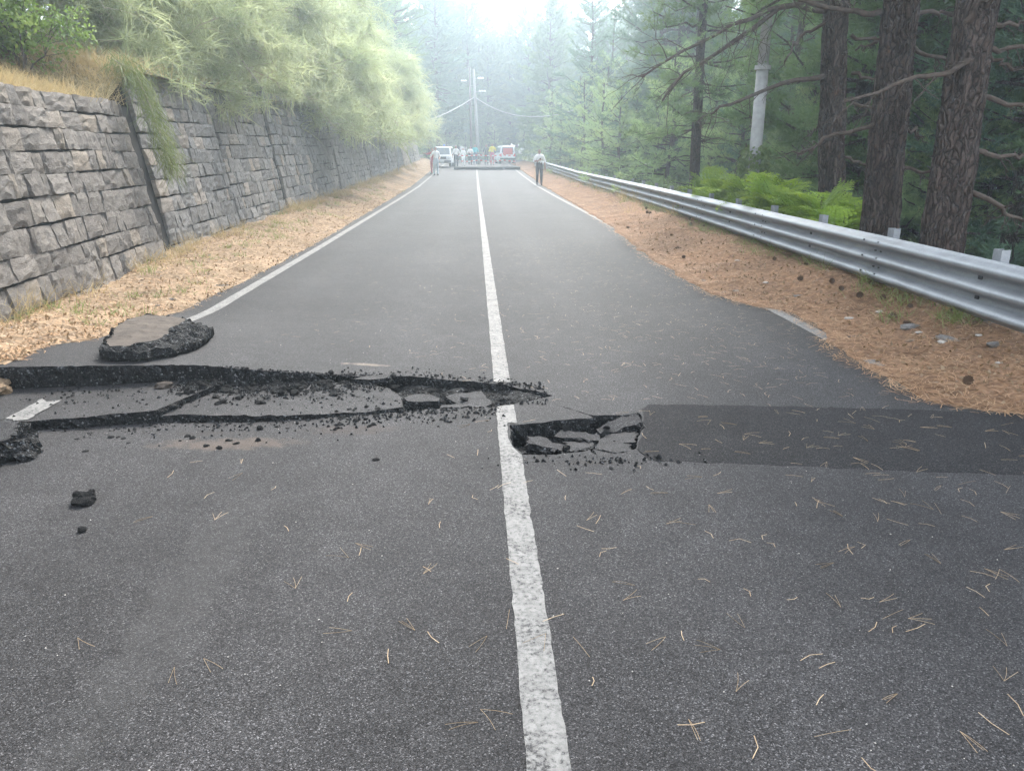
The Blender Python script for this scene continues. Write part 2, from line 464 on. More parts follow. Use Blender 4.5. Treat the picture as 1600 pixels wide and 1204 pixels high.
# ------------------------------------------------------------------ heights
RY = np.array([-400, 30, 40, 52, 61, 66, 75, 100, 400.]); RZ = np.array([0, 0, .03, .22, .40, .50, .65, .90, 1.2])
def rise(y): return np.interp(y, RY, RZ)
FAR_LIP = [(-3.6, 5.22), (-3.02, 5.25), (-2.59, 5.27), (-2.02, 5.27), (-1.4, 5.38), (-0.9, 5.44), (-0.68, 5.50), (-0.02, 5.34), (0.2, 5.19)]
NEAR_LIP = [(-3.6, 4.40), (-3.05, 4.48), (-2.13, 4.61), (-1.56, 4.585), (-0.78, 4.73), (-0.42, 4.80), (-0.04, 4.83), (0.2, 4.95)]
TIP = (0.34, 5.05)
def road_z(P):
    P = np.asarray(P, float); x, y = P[:, 0], P[:, 1]
    lip = np.interp(x, [-3.6, -2.1, -1.7, -1.2, -.75, -.3, 0.1], [.205, .19, .13, .065, .03, .008, 0])
    yl = np.interp(x, [p[0] for p in FAR_LIP] + [TIP[0]], [p[1] for p in FAR_LIP] + [TIP[1]])
    d = np.clip((y - yl) / 3.2, 0, 1); f = (1 - d) ** 2 * (1 + 2 * d)
    f = np.where(y < yl - .25, 0, f)
    crown = -0.012 * np.abs(x) * np.clip((y - 9) / 5, 0, 1)
    return rise(y) + lip * f + crown * 0.5
def plate1_z(P): x = np.asarray(P)[:, 0]; return .05 + .03 * np.clip((x + 3) / .85, 0, 1.2)
def plate2_z(P): x = np.asarray(P)[:, 0]; return .042 - .022 * (x + 2.0)
P1 = [(-3.62, 4.43), (-3.05, 4.50), (-2.6, 4.55), (-2.17, 4.61), (-2.10, 4.78), (-2.02, 5.0), (-1.93, 5.2), (-2.0, 5.30), (-2.6, 5.30), (-3.62, 5.27)]
P2 = [(-2.2, 4.64), (-1.56, 4.61), (-1.2, 4.64), (-.78, 4.75), (-.67, 4.81), (-.69, 5.0), (-.79, 5.2), (-.95, 5.34), (-1.4, 5.37), (-2.0, 5.25), (-2.08, 4.95)]
HOLE = [(0.016, 4.467), (0.10, 4.474), (0.19, 4.494), (0.315, 4.542), (0.55, 4.577), (0.47, 4.70), (0.36, 4.83), (0.48, 4.70), (0.558, 4.62), (0.693, 4.621),
        (0.835, 4.62), (0.85, 4.67), (0.865, 4.62), (0.84, 4.411), (0.756, 4.183), (0.71, 4.03), (0.62, 3.975), (0.578, 3.964), (0.52, 4.0), (0.468, 4.04),
        (0.49, 3.90), (0.45, 4.03), (0.40, 4.0), (0.339, 3.99), (0.255, 3.965), (0.15, 3.965), (0.064, 3.974), (0.022, 4.093), (0.006, 4.233)]
p1a, p2a, hla = np.array(P1), np.array(P2), np.array(HOLE)
notch = np.array(NEAR_LIP + [TIP] + FAR_LIP[::-1])
def surf(x, y):
    p = np.array([[x, y]])
    if inpoly(p, p1a)[0]: return float(plate1_z(p)[0])
    if inpoly(p, p2a)[0]: return float(plate2_z(p)[0])
    if inpoly(p, hla)[0]: return -.13
    if inpoly(p, notch)[0]: return -.03
    return float(road_z(p)[0])
LE = (np.array([-10, 5.2, 5.96, 6.2, 7.2, 8.4, 11.3, 15.2, 27.7, 45, 60, 80]), np.array([-3.45, -3.42, -3.5, -3.3, -3.42, -3.27, -3.18, -3.18, -3.3, -3.4, -3.5, -3.5]))
RE = (np.array([-10, 3.4, 4.45, 4.6, 4.8, 5.4, 6.05, 6.5, 6.9, 7.8, 8.2, 8.95, 10.4, 12.5, 16, 20.4, 30, 50, 80]),
      np.array([3.5, 3.5, 3.42, 3.1, 2.85, 2.9, 2.83, 2.95, 3.13, 3.13, 2.8, 2.62, 2.6, 2.62, 2.85, 3.0, 3.2, 3.4, 3.4]))
def rail_x(y): return np.interp(y, [-6, 5.7, 8.3, 12.7, 19, 29, 42, 52, 64], [4.0, 4.07, 4.2, 4.36, 4.6, 4.85, 4.95, 4.85, 4.5])
def wall_base(y): return np.interp(y, [0, 7, 12, 17, 25, 43, 60], [-.02, 0, .05, .10, .22, .36, .40]) + rise(y)
def verge_l(x, y, amp=1.0):
    x = np.asarray(x, float); y = np.asarray(y, float)
    e = np.interp(y, *LE); P = np.column_stack([x, y])
    t = np.clip((e - x) / 1.4, 0, 1)
    z = road_z(np.column_stack([np.full_like(x, -3.4), y])) * (1 - .6 * t) + .012 + (wall_base(y) - rise(y) + .06) * t ** 1.2 * (1 - .0) + rise(y) * .6 * t
    return z + amp * np.clip(t * 6, 0, 1) * (.035 * fbm(P, 1.7, 3, 3) + .02 * fbm(P, 7, 9, 3))
def verge_r(x, y, amp=1.0):
    x = np.asarray(x, float); y = np.asarray(y, float)
    e = np.interp(y, *RE); P = np.column_stack([x, y])
    t = np.clip((x - e) / 1.4, 0, 1)
    z = rise(y) + .012 + .19 * t ** 1.4 - .22 * np.clip(x - rail_x(y) - .35, 0, 9)
    return z + amp * np.clip(t * 6, 0, 1) * (.03 * fbm(P, 1.9, 13, 3) + .022 * fbm(P, 7, 19, 3))
def ground_z(x, y):
    x = np.asarray(x, float); y = np.asarray(y, float); P = np.column_stack([x.ravel(), y.ravel()])
    z = rise(y) - .25 - .22 * np.clip(x - 4.6, 0, 9) + .12 * np.clip(x - 32, 0, 200) + .03 * np.clip(y - 95, 0, 400)
    n = (fbm(P, .12, 31, 3) * .35).reshape(z.shape)
    return z + n * np.clip((np.abs(x) - 6) / 4, 0, 1)
def bank_z(x, y):
    x = np.asarray(x, float); y = np.asarray(y, float); P = np.column_stack([x.ravel(), y.ravel()])
    top = np.interp(y, [11.8, 12.3], [2.20, 2.72]) + wall_base(y)
    z = top + .30 * np.clip(-5.5 - x, 0, 12) + .10 * np.clip(-17.5 - x, 0, 200)
    return z + (fbm(P, .5, 41, 3) * .14).reshape(z.shape) * np.clip((-5.4 - x) / 1.0, 0, 1)

def gridmesh(xs, ys, zf):
    X, Y = np.meshgrid(xs, ys); Z = zf(X.ravel(), Y.ravel())
    V = np.column_stack([X.ravel(), Y.ravel(), Z]); nx, ny = len(xs), len(ys)
    a = (np.arange(ny - 1)[:, None] * nx + np.arange(nx - 1)[None]).ravel()
    return V, tris(np.stack([a, a + 1, a + nx + 1, a + nx], -1))

# ------------------------------------------------------------------ ground, bank, verges
gx = np.concatenate([[-250, -120, -60, -30, -15, -8], np.linspace(-5.5, 5, 4), np.linspace(6, 34, 15), [45, 60, 90, 140, 250]])
gy = np.concatenate([[-60, -30, -12, -3, 0], [3.2, 6.2], np.linspace(9, 110, 35), [130, 160, 200, 300]])
structure(mk('ground', gridmesh(gx, gy, lambda x, y: ground_z(x, y)), M['soil'], smooth=True), 'dark forest floor falling away behind the guard rail')
structure(mk('bank', gridmesh(np.concatenate([[-140, -70, -40, -25], np.linspace(-18, -5.25, 22)]), np.concatenate([np.linspace(-6, 76, 90)]), bank_z), M['bank'], smooth=True), 'dry grassy bank above the stone wall')

def strip(y0, y1, n, edge, outer, zf, cols, wob, seed):
    ys = y0 + (y1 - y0) * np.linspace(0, 1, n) ** 1.7
    e = edge(ys) + wob * fbm(np.column_stack([ys, ys * 0 + seed]), 2.3, seed, 3); o = outer(ys)
    s = np.linspace(0, 1, cols) ** 1.3
    X = e[:, None] + (o - e)[:, None] * s[None]; Y = np.repeat(ys[:, None], cols, 1)
    Z = zf(X.ravel(), Y.ravel()); Z = Z.reshape(X.shape); Z[:, 0] -= .03
    V = np.column_stack([X.ravel(), Y.ravel(), Z.ravel()])
    a = (np.arange(n - 1)[:, None] * cols + np.arange(cols - 1)[None]).ravel()
    F = np.stack([a, a + 1, a + cols + 1, a + cols], -1)
    if o[0] < e[0]: F = F[:, ::-1]
    return V, tris(F)
LEF = lambda y: np.interp(y, *LE); REF = lambda y: np.interp(y, *RE)
structure(mk('verge_left', strip(5.29, 80, 420, LEF, lambda y: np.full_like(y, -5.6), verge_l, 34, .05, 5), M['litter_l'], smooth=True), 'straw coloured leaf litter along the foot of the wall')
structure(mk('verge_right', strip(3.35, 80, 420, REF, lambda y: rail_x(y) + 1.9, verge_r, 40, .05, 6), M['litter_r'], smooth=True), 'rust coloured pine litter under the guard rail')

# ------------------------------------------------------------------ road with its fault
left_b = [(-3.5, y) for y in (100, 80, 66, 58, 52, 46, 40, 34, 30, 24, 18, 13, 10, 8, 7, 6.2, 5.7)]
right_b = [(3.5, y) for y in (-4, 0, 2, 3, 4, 5, 6, 8, 10, 13, 18, 24, 30, 34, 40, 46, 52, 58, 66, 80, 100)]
far_j = jag(FAR_LIP + [TIP], .04, .008, False, 2)
near_j = jag(NEAR_LIP + [TIP], .045, .007, False, 3)
far_j = [p for p in far_j if p[0] > -3.5]; near_j = [p for p in near_j if p[0] > -3.5]
outline = [(-3.5, -4.0)] + right_b + left_b + [(-3.5, far_j[0][1])] + far_j + near_j[::-1][1:] + [(-3.5, near_j[0][1])] + [(-3.5, y) for y in (4, 2.5, 1, -1.5)]
hole_j = jag(HOLE, .04, .005, True, 4)
gridp = [(x, y) for x in np.linspace(-3.2, 3.2, 17) for y in np.concatenate([np.linspace(-3, 3.6, 8), np.linspace(4, 9, 24), np.linspace(9.6, 30, 14), np.linspace(32, 98, 30)])]
V, F, MI = sheet(outline, road_z, [hole_j], gridp, .22, .012, seed=1)
road = structure(mk('road', (V, F), [M['asphalt'], M['broken']], mi=MI), 'grey asphalt road split by a fault')
# sub-base seen in the trench and the hole
def base_z(x, y):
    P = np.column_stack([x, y]); n = fbm(P, 9, 51, 4)
    pit = np.interp(x, [-3.6, -.75, -.5, .2, .4], [-.06, -.06, -.045, -.03, -.05])
    z = pit + .022 * n
    k = inpoly(P, [(-.1, 3.8), (.95, 3.8), (.95, 4.72), (-.1, 4.72)])
    return np.where(k, -.15 + .03 * n, z)
structure(mk('road_base', gridmesh(np.linspace(-3.6, 1.3, 170), np.linspace(3.7, 5.75, 80), base_z), M['broken']), 'black broken road base inside the crack')

ASP = [M['asphalt_plate'], M['broken']]
def plate(name, outl, zf, thick, label, group=None, mats=ASP, seed=0, step=.04, amp=.006, rough=.008, parent=None, cat='asphalt slab'):
    o = jag(outl, step, amp, True, seed)
    A = np.array(o); lo, hi = A.min(0), A.max(0)
    g = [(x, y) for x in np.arange(lo[0] + .05, hi[0], .12) for y in np.arange(lo[1] + .05, hi[1], .12)]
    V, F, MI = sheet(o, (lambda P: zf(P) + (.006 * fbm(np.asarray(P), 11, seed, 3) if thick < .095 else .004 * fbm(np.asarray(P), 5, seed, 3))), (), g, thick, rough, True, seed)
    c = np.array([*A.mean(0), float(V[:, 2].min())])
    ob = mk(name, (V - c, F), mats, mi=MI, loc=tuple(c))
    return tag(ob, label, cat, group)
def plane_z(z0, gx=0, gy=0, cx=0, cy=0):
    return lambda P: z0 + gx * (np.asarray(P)[:, 0] - cx) + gy * (np.asarray(P)[:, 1] - cy)
plate('asphalt_plate', P1, plate1_z, .13, 'large tilted asphalt plate in the fault carrying a piece of white edge line', 'heaved asphalt plates', seed=21)
plate('asphalt_plate', P2, plate2_z, .09, 'wide low asphalt plate strewn with black crumbs left of the centre line', 'heaved asphalt plates', seed=22)
G1 = 'broken asphalt pieces in the pothole'
def hole_flakes():
    q = np.random.default_rng(55)
    for i in range(22):
        x, y = (q.uniform(.06, .34), q.uniform(4.0, 4.42)) if i < 14 else (q.uniform(.3, .8), q.uniform(4.02, 4.5)); sz = q.uniform(.035, .085)
        tag(obj('asphalt_flake', (plates_small + black)[q.integers(6)], loc=(x, y, -.12 + .05 * q.random() + (.05 if i >= 14 else 0)), rot=(q.normal() * .5, q.normal() * .5, q.uniform(0, 6.28)), scale=(sz, sz, sz * .9)), 'small grey or black broken flake among the slabs in the pothole', 'asphalt flake', 'flakes in the pothole')
plate('asphalt_slab', [(0.55, 4.452), (0.678, 4.530), (0.826, 4.600), (0.85, 4.50), (0.70, 4.44), (0.57, 4.40)], plane_z(-.012, .05, .28, .7, 4.5), .05, 'thin pale edged slab at the far right corner of the pothole', G1, seed=31, amp=.010, rough=.014, step=.028)
plate('asphalt_slab', [(0.589, 4.36), (0.661, 4.45), (0.735, 4.46), (0.795, 4.43), (0.767, 4.293), (0.731, 4.183), (0.666, 4.202)], plane_z(-.035, .05, -.10, .7, 4.3), .045, 'flat grey slab tipped into the right end of the pothole', G1, seed=32, amp=.010, rough=.014, step=.028)
plate('asphalt_slab', [(0.344, 4.36), (0.528, 4.335), (0.49, 4.233), (0.426, 4.182), (0.359, 4.147)], plane_z(-.06, .02, -.10, .43, 4.25), .04, 'grey slab with a smooth top in the middle of the pothole', G1, seed=33, amp=.010, rough=.014, step=.028)
plate('asphalt_slab', [(0.281, 4.376), (0.329, 4.441), (0.56, 4.393), (0.553, 4.314), (0.415, 4.36), (0.358, 4.365)], plane_z(-.045, -.02, .18, .42, 4.37), .05, 'long pale topped splinter lying across the back of the pothole', G1, seed=34, amp=.010, rough=.014, step=.028)
plate('asphalt_slab', [(0.114, 4.334), (0.179, 4.348), (0.321, 4.28), (0.308, 4.198), (0.227, 4.22), (0.12, 4.244)], plane_z(-.045, -.1, .16, .2, 4.27), .045, 'pale splinter at the left end of the pothole beside the centre line', G1, seed=35, amp=.010, rough=.014, step=.028)
plate('asphalt_slab', [(0.10, 4.20), (0.207, 4.22), (0.30, 4.13), (0.20, 4.06), (0.10, 4.10)], plane_z(-.10, .25, -.15, .2, 4.14), .05, 'dark slab sunk deepest in the near left of the pothole', G1, seed=36, amp=.010, rough=.014, step=.028)
plate('asphalt_slab', [(0.534, 4.232), (0.578, 4.295), (0.70, 4.17), (0.70, 4.045), (0.60, 4.0), (0.486, 4.075)], plane_z(-.016, 0, -.05, .6, 4.1), .06, 'nearly level slab between the cracks at the near edge of the pothole', G1, seed=37, amp=.010, rough=.014, step=.028)
plate('asphalt_slab', [(-0.673, 4.93), (-0.608, 4.996), (-0.501, 4.979), (-0.431, 4.926), (-0.44, 4.87), (-0.643, 4.865)], plane_z(.035, 0, .05, -.5, 4.9), .09, 'thick block with a pale top at the left end of the black pit', 'asphalt pieces in the pit', seed=38, amp=.006)
plate('asphalt_slab', [(-0.399, 5.043), (-0.331, 5.09), (-0.152, 5.12), (-0.087, 4.893), (-0.133, 4.835), (-0.258, 4.83)], plane_z(.004, .03, .08, -.25, 4.95), .05, 'five sided grey slab lying in the pit left of the centre line', 'asphalt pieces in the pit', seed=39, amp=.006)
plate('asphalt_slab', [(-0.42, 4.87), (-0.30, 4.90), (-0.235, 4.835), (-0.30, 4.80), (-0.43, 4.815)], plane_z(.004, .0, .02, -.3, 4.85), .04, 'small grey sliver on the near edge of the pit', 'asphalt pieces in the pit', seed=40, amp=.006)
plate('asphalt_slab', [(-1.08, 5.36), (-.98, 5.44), (-.80, 5.45), (-.82, 5.37), (-.95, 5.33)], plane_z(.055, .02, .05, -.9, 5.4), .05, 'thin pale slab resting on the far edge of the low plate', 'asphalt pieces in the pit', seed=41, amp=.004)

def boulder_slab(name, outl, zt, thick, label, mats, inset, seed, tilt=(0, 0), cat='asphalt slab', follow=False):
    """thick torn slab: flat top inset from a ragged, sloping broken skirt"""
    o = np.array(jag(outl, .03, .012, True, seed)); c = o.mean(0); n = len(o); r = np.random.default_rng(seed)
    lo, hi = o.min(0), o.max(0)
    def zf(P): return (road_z(P) if follow else 0) + zt + tilt[0] * (P[:, 0] - c[0]) + tilt[1] * (P[:, 1] - c[1])
    ins = inset * (1 + .5 * fbm(o, 6, seed, 3)); ins = ins[:, None] if np.ndim(ins) else ins
    d = o - c; dl = np.linalg.norm(d, axis=1)[:, None]
    dirn = d / dl
    w = np.clip((dirn @ np.array([.93, -.36]))[:, None] * .75 + .40, .08, 1.2)
    t = o - dirn * np.minimum(ins * w * 2, dl * .6)
    o2 = [tuple(p) for p in t]
    g = [(x, y) for x in np.arange(lo[0], hi[0], .06) for y in np.arange(lo[1], hi[1], .06)]
    V, F, MI = sheet(o2, lambda P: zf(P) + .012 * fbm(P, 8, seed, 3), (), g, 0)
    rings = [np.column_stack([t, zf(t) + .012 * fbm(t, 8, seed, 3)])]
    for f in (.12, .28, .44, .6, .76, .9, 1.0):
        q = t + (o - t) * f + r.normal(size=(n, 2)) * .018 * (f < 1)
        z = zf(q) * (1 - f) + (zf(q) - thick) * f + .0
        z = zf(q) - thick * (.18 * f + .55 * f ** 3) + r.normal(size=n) * .016 * (f < 1)
        rings.append(np.column_stack([q, z]))
    q = o - dirn * .05; rings.append(np.column_stack([q, zf(q) - thick]))
    W = np.concatenate(rings); i = np.arange(n); j = (i + 1) % n; Fs = []
    for k in range(len(rings) - 1):
        Fs.append(tris(np.stack([k * n + i, (k + 1) * n + i, (k + 1) * n + j, k * n + j], -1)))
    Fb = np.concatenate(Fs)
    Vv = np.concatenate([V, W]); Ff = np.concatenate([F, Fb + len(V)]); mi = np.concatenate([np.zeros(len(F), int), np.ones(len(Fb), int)])
    cc = np.array([*c, Vv[:, 2].min()])
    return tag(mk(name, (Vv - cc, Ff), mats, mi=mi, loc=tuple(cc)), label, cat)
def torn_slab(outl, topl, ztop, label, seed):
    """flat slab whose top polygon and torn outline are both given"""
    r = np.random.default_rng(seed); N = 110; c = np.array(topl).mean(0)
    def res(poly, amp):
        q = np.array(jag(poly, .04, amp, True, seed)); a = np.arctan2(q[:, 1] - c[1], q[:, 0] - c[0]); rr = np.hypot(*(q - c).T); o = np.argsort(a); th = np.linspace(-np.pi, np.pi, N, endpoint=False)
        return c + np.column_stack([np.cos(th), np.sin(th)]) * np.interp(th, a[o], rr[o], period=2 * np.pi)[:, None]
    T, O = res(topl, .008), res(outl, .012)
    T = np.where((np.hypot(*(T - c).T) > np.hypot(*(O - c).T) - .008)[:, None], c + (O - c) * .985, T)
    zt = lambda P: ztop(P) + .010 * fbm(P, 7, seed, 4); lo, hi = T.min(0), T.max(0)
    V, F, MI = sheet([tuple(p) for p in T], zt, (), [(x, y) for x in np.arange(lo[0], hi[0], .05) for y in np.arange(lo[1], hi[1], .05)], 0)
    zb = road_z(O) - .01; rings = [np.column_stack([T, zt(T)])]
    for f in (.1, .22, .36, .5, .64, .78, .9, 1.0):
        q = T + (O - T) * f + r.normal(size=(N, 2)) * .010 * (f < 1); z0 = zt(T)
        z = z0 + (zb + .075 - z0) * f ** 1.3 + .03 * vnoise(q, 22, seed) + r.normal(size=N) * .008; rings.append(np.column_stack([q, np.minimum(z, z0 + .01)]))
    for dz in (.035, 0): rings.append(np.column_stack([O - (O - c) / np.hypot(*(O - c).T)[:, None] * (.03 - dz) + r.normal(size=(N, 2)) * .008, zb + dz]))
    W = np.concatenate(rings); i = np.arange(N); j = (i + 1) % N
    Fb = np.concatenate([tris(np.stack([k * N + i, (k + 1) * N + i, (k + 1) * N + j, k * N + j], -1)) for k in range(len(rings) - 1)])
    Vv = np.concatenate([V, W]); cc = np.array([*c, Vv[:, 2].min()])
    return tag(mk('overturned_slab', (Vv - cc, np.concatenate([F, Fb + len(V)])), [M['under'], M['broken']], mi=np.concatenate([np.zeros(len(F), int), np.ones(len(Fb), int)]), loc=tuple(cc)), label, 'asphalt slab')
sc_ = lambda P, f: [(-.18 + (x + .18) * f, y * f) for x, y in P]
torn_slab(sc_([(-2.998, 5.70), (-3.10, 6.05), (-3.06, 6.12), (-3.19, 6.336), (-3.23, 6.55), (-3.27, 6.93), (-3.236, 7.16), (-2.82, 7.03), (-2.66, 6.94), (-2.47, 6.65), (-2.40, 6.25), (-2.40, 5.95), (-2.477, 5.76), (-2.637, 5.62), (-2.84, 5.60)], .955),
          sc_([(-2.95, 5.76), (-3.095, 6.05), (-3.055, 6.12), (-3.185, 6.336), (-3.225, 6.55), (-3.265, 6.92), (-3.23, 7.15), (-2.82, 7.02), (-2.76, 6.78), (-2.78, 6.5), (-2.70, 6.25), (-2.68, 6.02), (-2.76, 5.84), (-2.86, 5.76)], .95),
          lambda P: .285 - .035 * (P[:, 1] - 5.5) + .03 * (-2.7 - P[:, 0]), 'big overturned asphalt slab with brown underside and torn black edge beside the left verge', 61)
boulder_slab('asphalt_chunk', [(-3.05, 3.86), (-2.75, 3.90), (-2.60, 4.03), (-2.61, 4.13), (-2.74, 4.29), (-3.0, 4.25), (-3.2, 4.1)], 0.14, .15, 'thick grey asphalt chunk with ragged black edge at the left border', [M['asphalt_plate'], M['broken']], .05, 62, (-.15, .12), 'asphalt chunk')

# lumps: shaken ball shapes flattened on the ground
def lump_mesh(name, seed, mat, sq=(1, .8, .6), sub=2, amp=.35):
    bm = bmesh.new(); bmesh.ops.create_icosphere(bm, subdivisions=sub, radius=.5)
    me = bpy.data.meshes.new(name); bm.to_mesh(me); bm.free()
    n = len(me.vertices); P = np.empty(n * 3, np.float32); me.vertices.foreach_get('co', P); P = P.reshape(-1, 3).astype(float)
    P *= (1 + amp * fbm(P + seed * 3.7, 2.6, seed, 2) + amp * .5 * vnoise(P + seed, 7.0, seed))[:, None]; P *= np.array(sq); P[:, 2] = np.maximum(P[:, 2], -.3 * sq[2]); P[:, 2] += .3 * sq[2]
    me.vertices.foreach_set('co', P.astype(np.float32).ravel()); me.materials.append(mat); me.update(); return me
black = [lump_mesh('asphalt_lump', i, M['broken'], (1, .75 + .05 * (i % 3), .5 + .08 * (i % 4)), 2, .5) for i in range(8)]
plates_small = [lump_mesh('asphalt_flake', 30 + i, M['asphalt_plate'], (1, .7, .28), 2, .5) for i in range(3)]
hole_flakes()
tag(obj('asphalt_lump', lump_mesh('asphalt_lump', 5, M['broken'], (1, .8, .62), 3, .42), loc=(-2.06, 3.47, 0), rot=(0, 0, .4), scale=(.105, .115, .12)), 'fist sized black asphalt lump alone on the road at left', 'asphalt lump')
tag(obj('asphalt_lump', black[1], loc=(-1.94, 3.165, 0), rot=(0, 0, 1.2), scale=(.048, .05, .045)), 'small black asphalt lump in front of the fist sized one', 'asphalt lump')
tag(obj('soil_clod', lump_mesh('soil_clod', 77, M['litter_l'], (1, .8, .6), 3, .5), loc=(-3.5, 5.10, .04), scale=(.28, .3, .26)), 'straw covered clod of earth at the left border of the trench', 'soil clod')
tag(obj('asphalt_lump', lump_mesh('brown_lump', 78, M['under'], (1, .8, .6), 2, .4), loc=(-2.32, 5.12, .07), rot=(0, 0, .3), scale=(.12, .11, .09)), 'brownish lump at the foot of the black fault face', 'asphalt lump')
tag(obj('asphalt_lump', black[3], loc=(0.80, 3.86, .006), scale=(.035, .035, .04)), 'small black lump right of the pothole on the dark repair strip edge', 'asphalt lump')
tag(obj('asphalt_lump', black[4], loc=(-0.74, 3.93, 0), scale=(.045, .04, .03)), 'lone small black lump left of the centre line below the pit', 'asphalt lump')
tag(obj('asphalt_lump', black[5], loc=(-0.26, 4.97, .0), rot=(0, .3, .7), scale=(.08, .045, .05)), 'dark lump lying on the five sided slab in the pit', 'asphalt lump')
lr = np.random.default_rng(5)
def scatter_lumps(n, xr, yr, sr, label, group, meshes=black, fx=None):
    for i in range(n):
        x = lr.uniform(*xr); y = lr.uniform(*yr) if fx is None else fx(x)
        s = lr.uniform(*sr)
        tag(obj('asphalt_lump', meshes[lr.integers(len(meshes))], loc=(x, y, surf(x, y) - .004), rot=(0, 0, lr.uniform(0, 6.28)), scale=(s, s, s * lr.uniform(.7, 1.1))), label, 'asphalt lump', group)
far_y = lambda x: np.interp(x, [p[0] for p in FAR_LIP], [p[1] for p in FAR_LIP])
scatter_lumps(110, (-2.15, -1.1), (0, 0), (.025, .075), 'black asphalt lump in the rubble heap along the fault face', 'rubble along the fault face', fx=lambda x: far_y(x) - .02 - abs(lr.normal()) * .16)
scatter_lumps(26, (-1.3, -.7), (0, 0), (.02, .055), 'black asphalt lump in the narrow crack behind the low plate', 'rubble in the narrow crack', fx=lambda x: far_y(x) - lr.uniform(-.03, .08))
scatter_lumps(40, (-.62, .15), (4.93, 5.35), (.02, .055), 'black asphalt lump on the floor of the pit', 'rubble in the pit')
scatter_lumps(26, (-1.1, -.1), (4.45, 4.8), (.018, .045), 'small black crumb on the road in front of the pit', 'crumbs in front of the pit')
scatter_lumps(16, (.04, .35), (4.0, 4.25), (.03, .07), 'black crumb on the floor of the pothole', 'crumbs in the pothole')
scatter_lumps(22, (-3.0, -1.2), (4.1, 4.5), (.016, .045), 'small black crumb on the road before the tilted plate', 'crumbs before the plates')

def crumbs(n, fxy, sr, mat, name, label):
    oct_ = np.array([[1, 0, 0], [-1, 0, 0], [0, 1, 0], [0, -1, 0], [0, 0, .8], [0, 0, -.4]], float)
    fo = np.array([[0, 2, 4], [2, 1, 4], [1, 3, 4], [3, 0, 4], [2, 0, 5], [1, 2, 5], [3, 1, 5], [0, 3, 5]])
    Vs = []; 
    for i in range(n):
        x, y = fxy(); s = sr[0] + (sr[1] - sr[0]) * lr.random() ** 2.2; z = surf(x, y)
        a = lr.uniform(0, 6.28); c, sn = math.cos(a), math.sin(a)
        v = oct_ * lr.uniform(.6, 1.25, (6, 1)) * s * .5; v = np.column_stack([x + v[:, 0] * c - v[:, 1] * sn * .8, y + v[:, 0] * sn + v[:, 1] * c * .8, v[:, 2] + s * .15 + z])
        Vs.append(v)
    V = np.concatenate(Vs); F = (np.arange(n)[:, None, None] * 6 + fo[None]).reshape(-1, 3)
    return tag(mk(name, (V, F), mat), label, 'rubble', kind='stuff')
def cf():
    k = lr.random()
    if k < .52: x = lr.uniform(-2.25, -.8); return x, far_y(x) - abs(lr.normal()) * .17 + .02
    if k < .68: return lr.uniform(-.7, .3), lr.uniform(4.85, 5.35)
    if k < .82: x = -2.9 + 2.9 * lr.random() ** .6; return x, np.interp(x, [p[0] for p in NEAR_LIP], [p[1] for p in NEAR_LIP]) - abs(lr.normal()) * .13
    if k < .91: return lr.uniform(-3.2, -.7), 5.2 - abs(lr.normal()) * .25
    if k < .97: x = lr.uniform(-1.2, .3); return x, far_y(x) + abs(lr.normal()) * .09
    return lr.normal(.45, .3), lr.normal(3.86, .06)
crumbs(5600, cf, (.006, .032), M['broken'], 'asphalt_crumbs', 'fine black asphalt crumbs scattered round the cracks')
crumbs(500, lambda: (lr.uniform(-3.2, 3.3), 1.6 + 7 * lr.random() ** 1.5), (.004, .010), M['pebble'], 'road_grit', 'pale grit on the asphalt')

# ------------------------------------------------------------------ patch and markings
PATCH = [(0.75, 3.86), (1.38, 3.77), (2.02, 3.66), (2.65, 3.57), (3.48, 3.45), (3.48, 4.47), (2.55, 4.645), (1.74, 4.74), (1.2, 4.80), (0.95, 4.81), (0.89, 4.72), (.875, 4.60), (.85, 4.41), (.77, 4.18), (.72, 4.02)]
V, F, MI = sheet(jag(PATCH, .05, .006, True, 9), lambda P: road_z(P) + .0012 + .003 * np.clip((P[:, 1] - np.interp(P[:, 0], [.7, 3.48], [3.87, 3.45])) / .12, 0, 1), (), [(x, y) for x in np.linspace(.9, 3.3, 12) for y in np.linspace(3.6, 4.7, 6)], .006, .001)
structure(mk('road_patch', (V, F), M['asphalt_new']), 'darker strip of newer asphalt across the right lane')
def marking(name, outl, zf, label, seed, step=.05, amp=.0025):
    A = np.array(outl); ys = np.arange(A[:, 1].min() + .2, A[:, 1].max(), .3 if A[:, 1].max() < 12 else 1.0)
    V, F, MI = sheet(jag(outl, step, amp, True, seed), zf, (), [(A[:, 0].mean(), y) for y in ys])
    return structure(mk(name, (V, F), M['paint']), label)
def longstrip(x0, x1, ya, yb, n=220):
    y = ya + (yb - ya) * np.linspace(0, 1, n) ** 1.8; w = .003 * vnoise(np.column_stack([y, y]), 9, 3)
    A = np.column_stack([x0 + w, y]); B = np.column_stack([x1 + w, y]); P = np.concatenate([A, B]); i = np.arange(n - 1)
    return np.column_stack([P, road_z(P) + .004 + .00006 * P[:, 1]]), tris(np.stack([i, i + n, i + n + 1, i + 1], -1))
zr = lambda P: road_z(P) + .004
marking('centre_line', [(-.06, -3), (.06, -3), (.06, 3.955), (.016, 4.08), (-.004, 4.233), (.002, 4.40), (.004, 4.50), (.06, 4.49), (.06, 4.855), (-.06, 4.815)], zr, 'worn white centre line in front of the crack', 71)
structure(mk('centre_line', longstrip(-.06, .06, 5.38, 100), M['paint']), 'white centre line running away beyond the crack')
structure(mk('edge_line', longstrip(-3.05, -2.92, 7.0, 100), M['paint']), 'white edge line along the left verge')
structure(mk('edge_line', longstrip(2.93, 3.06, 5.0, 100), M['paint']), 'white edge line along the right verge')
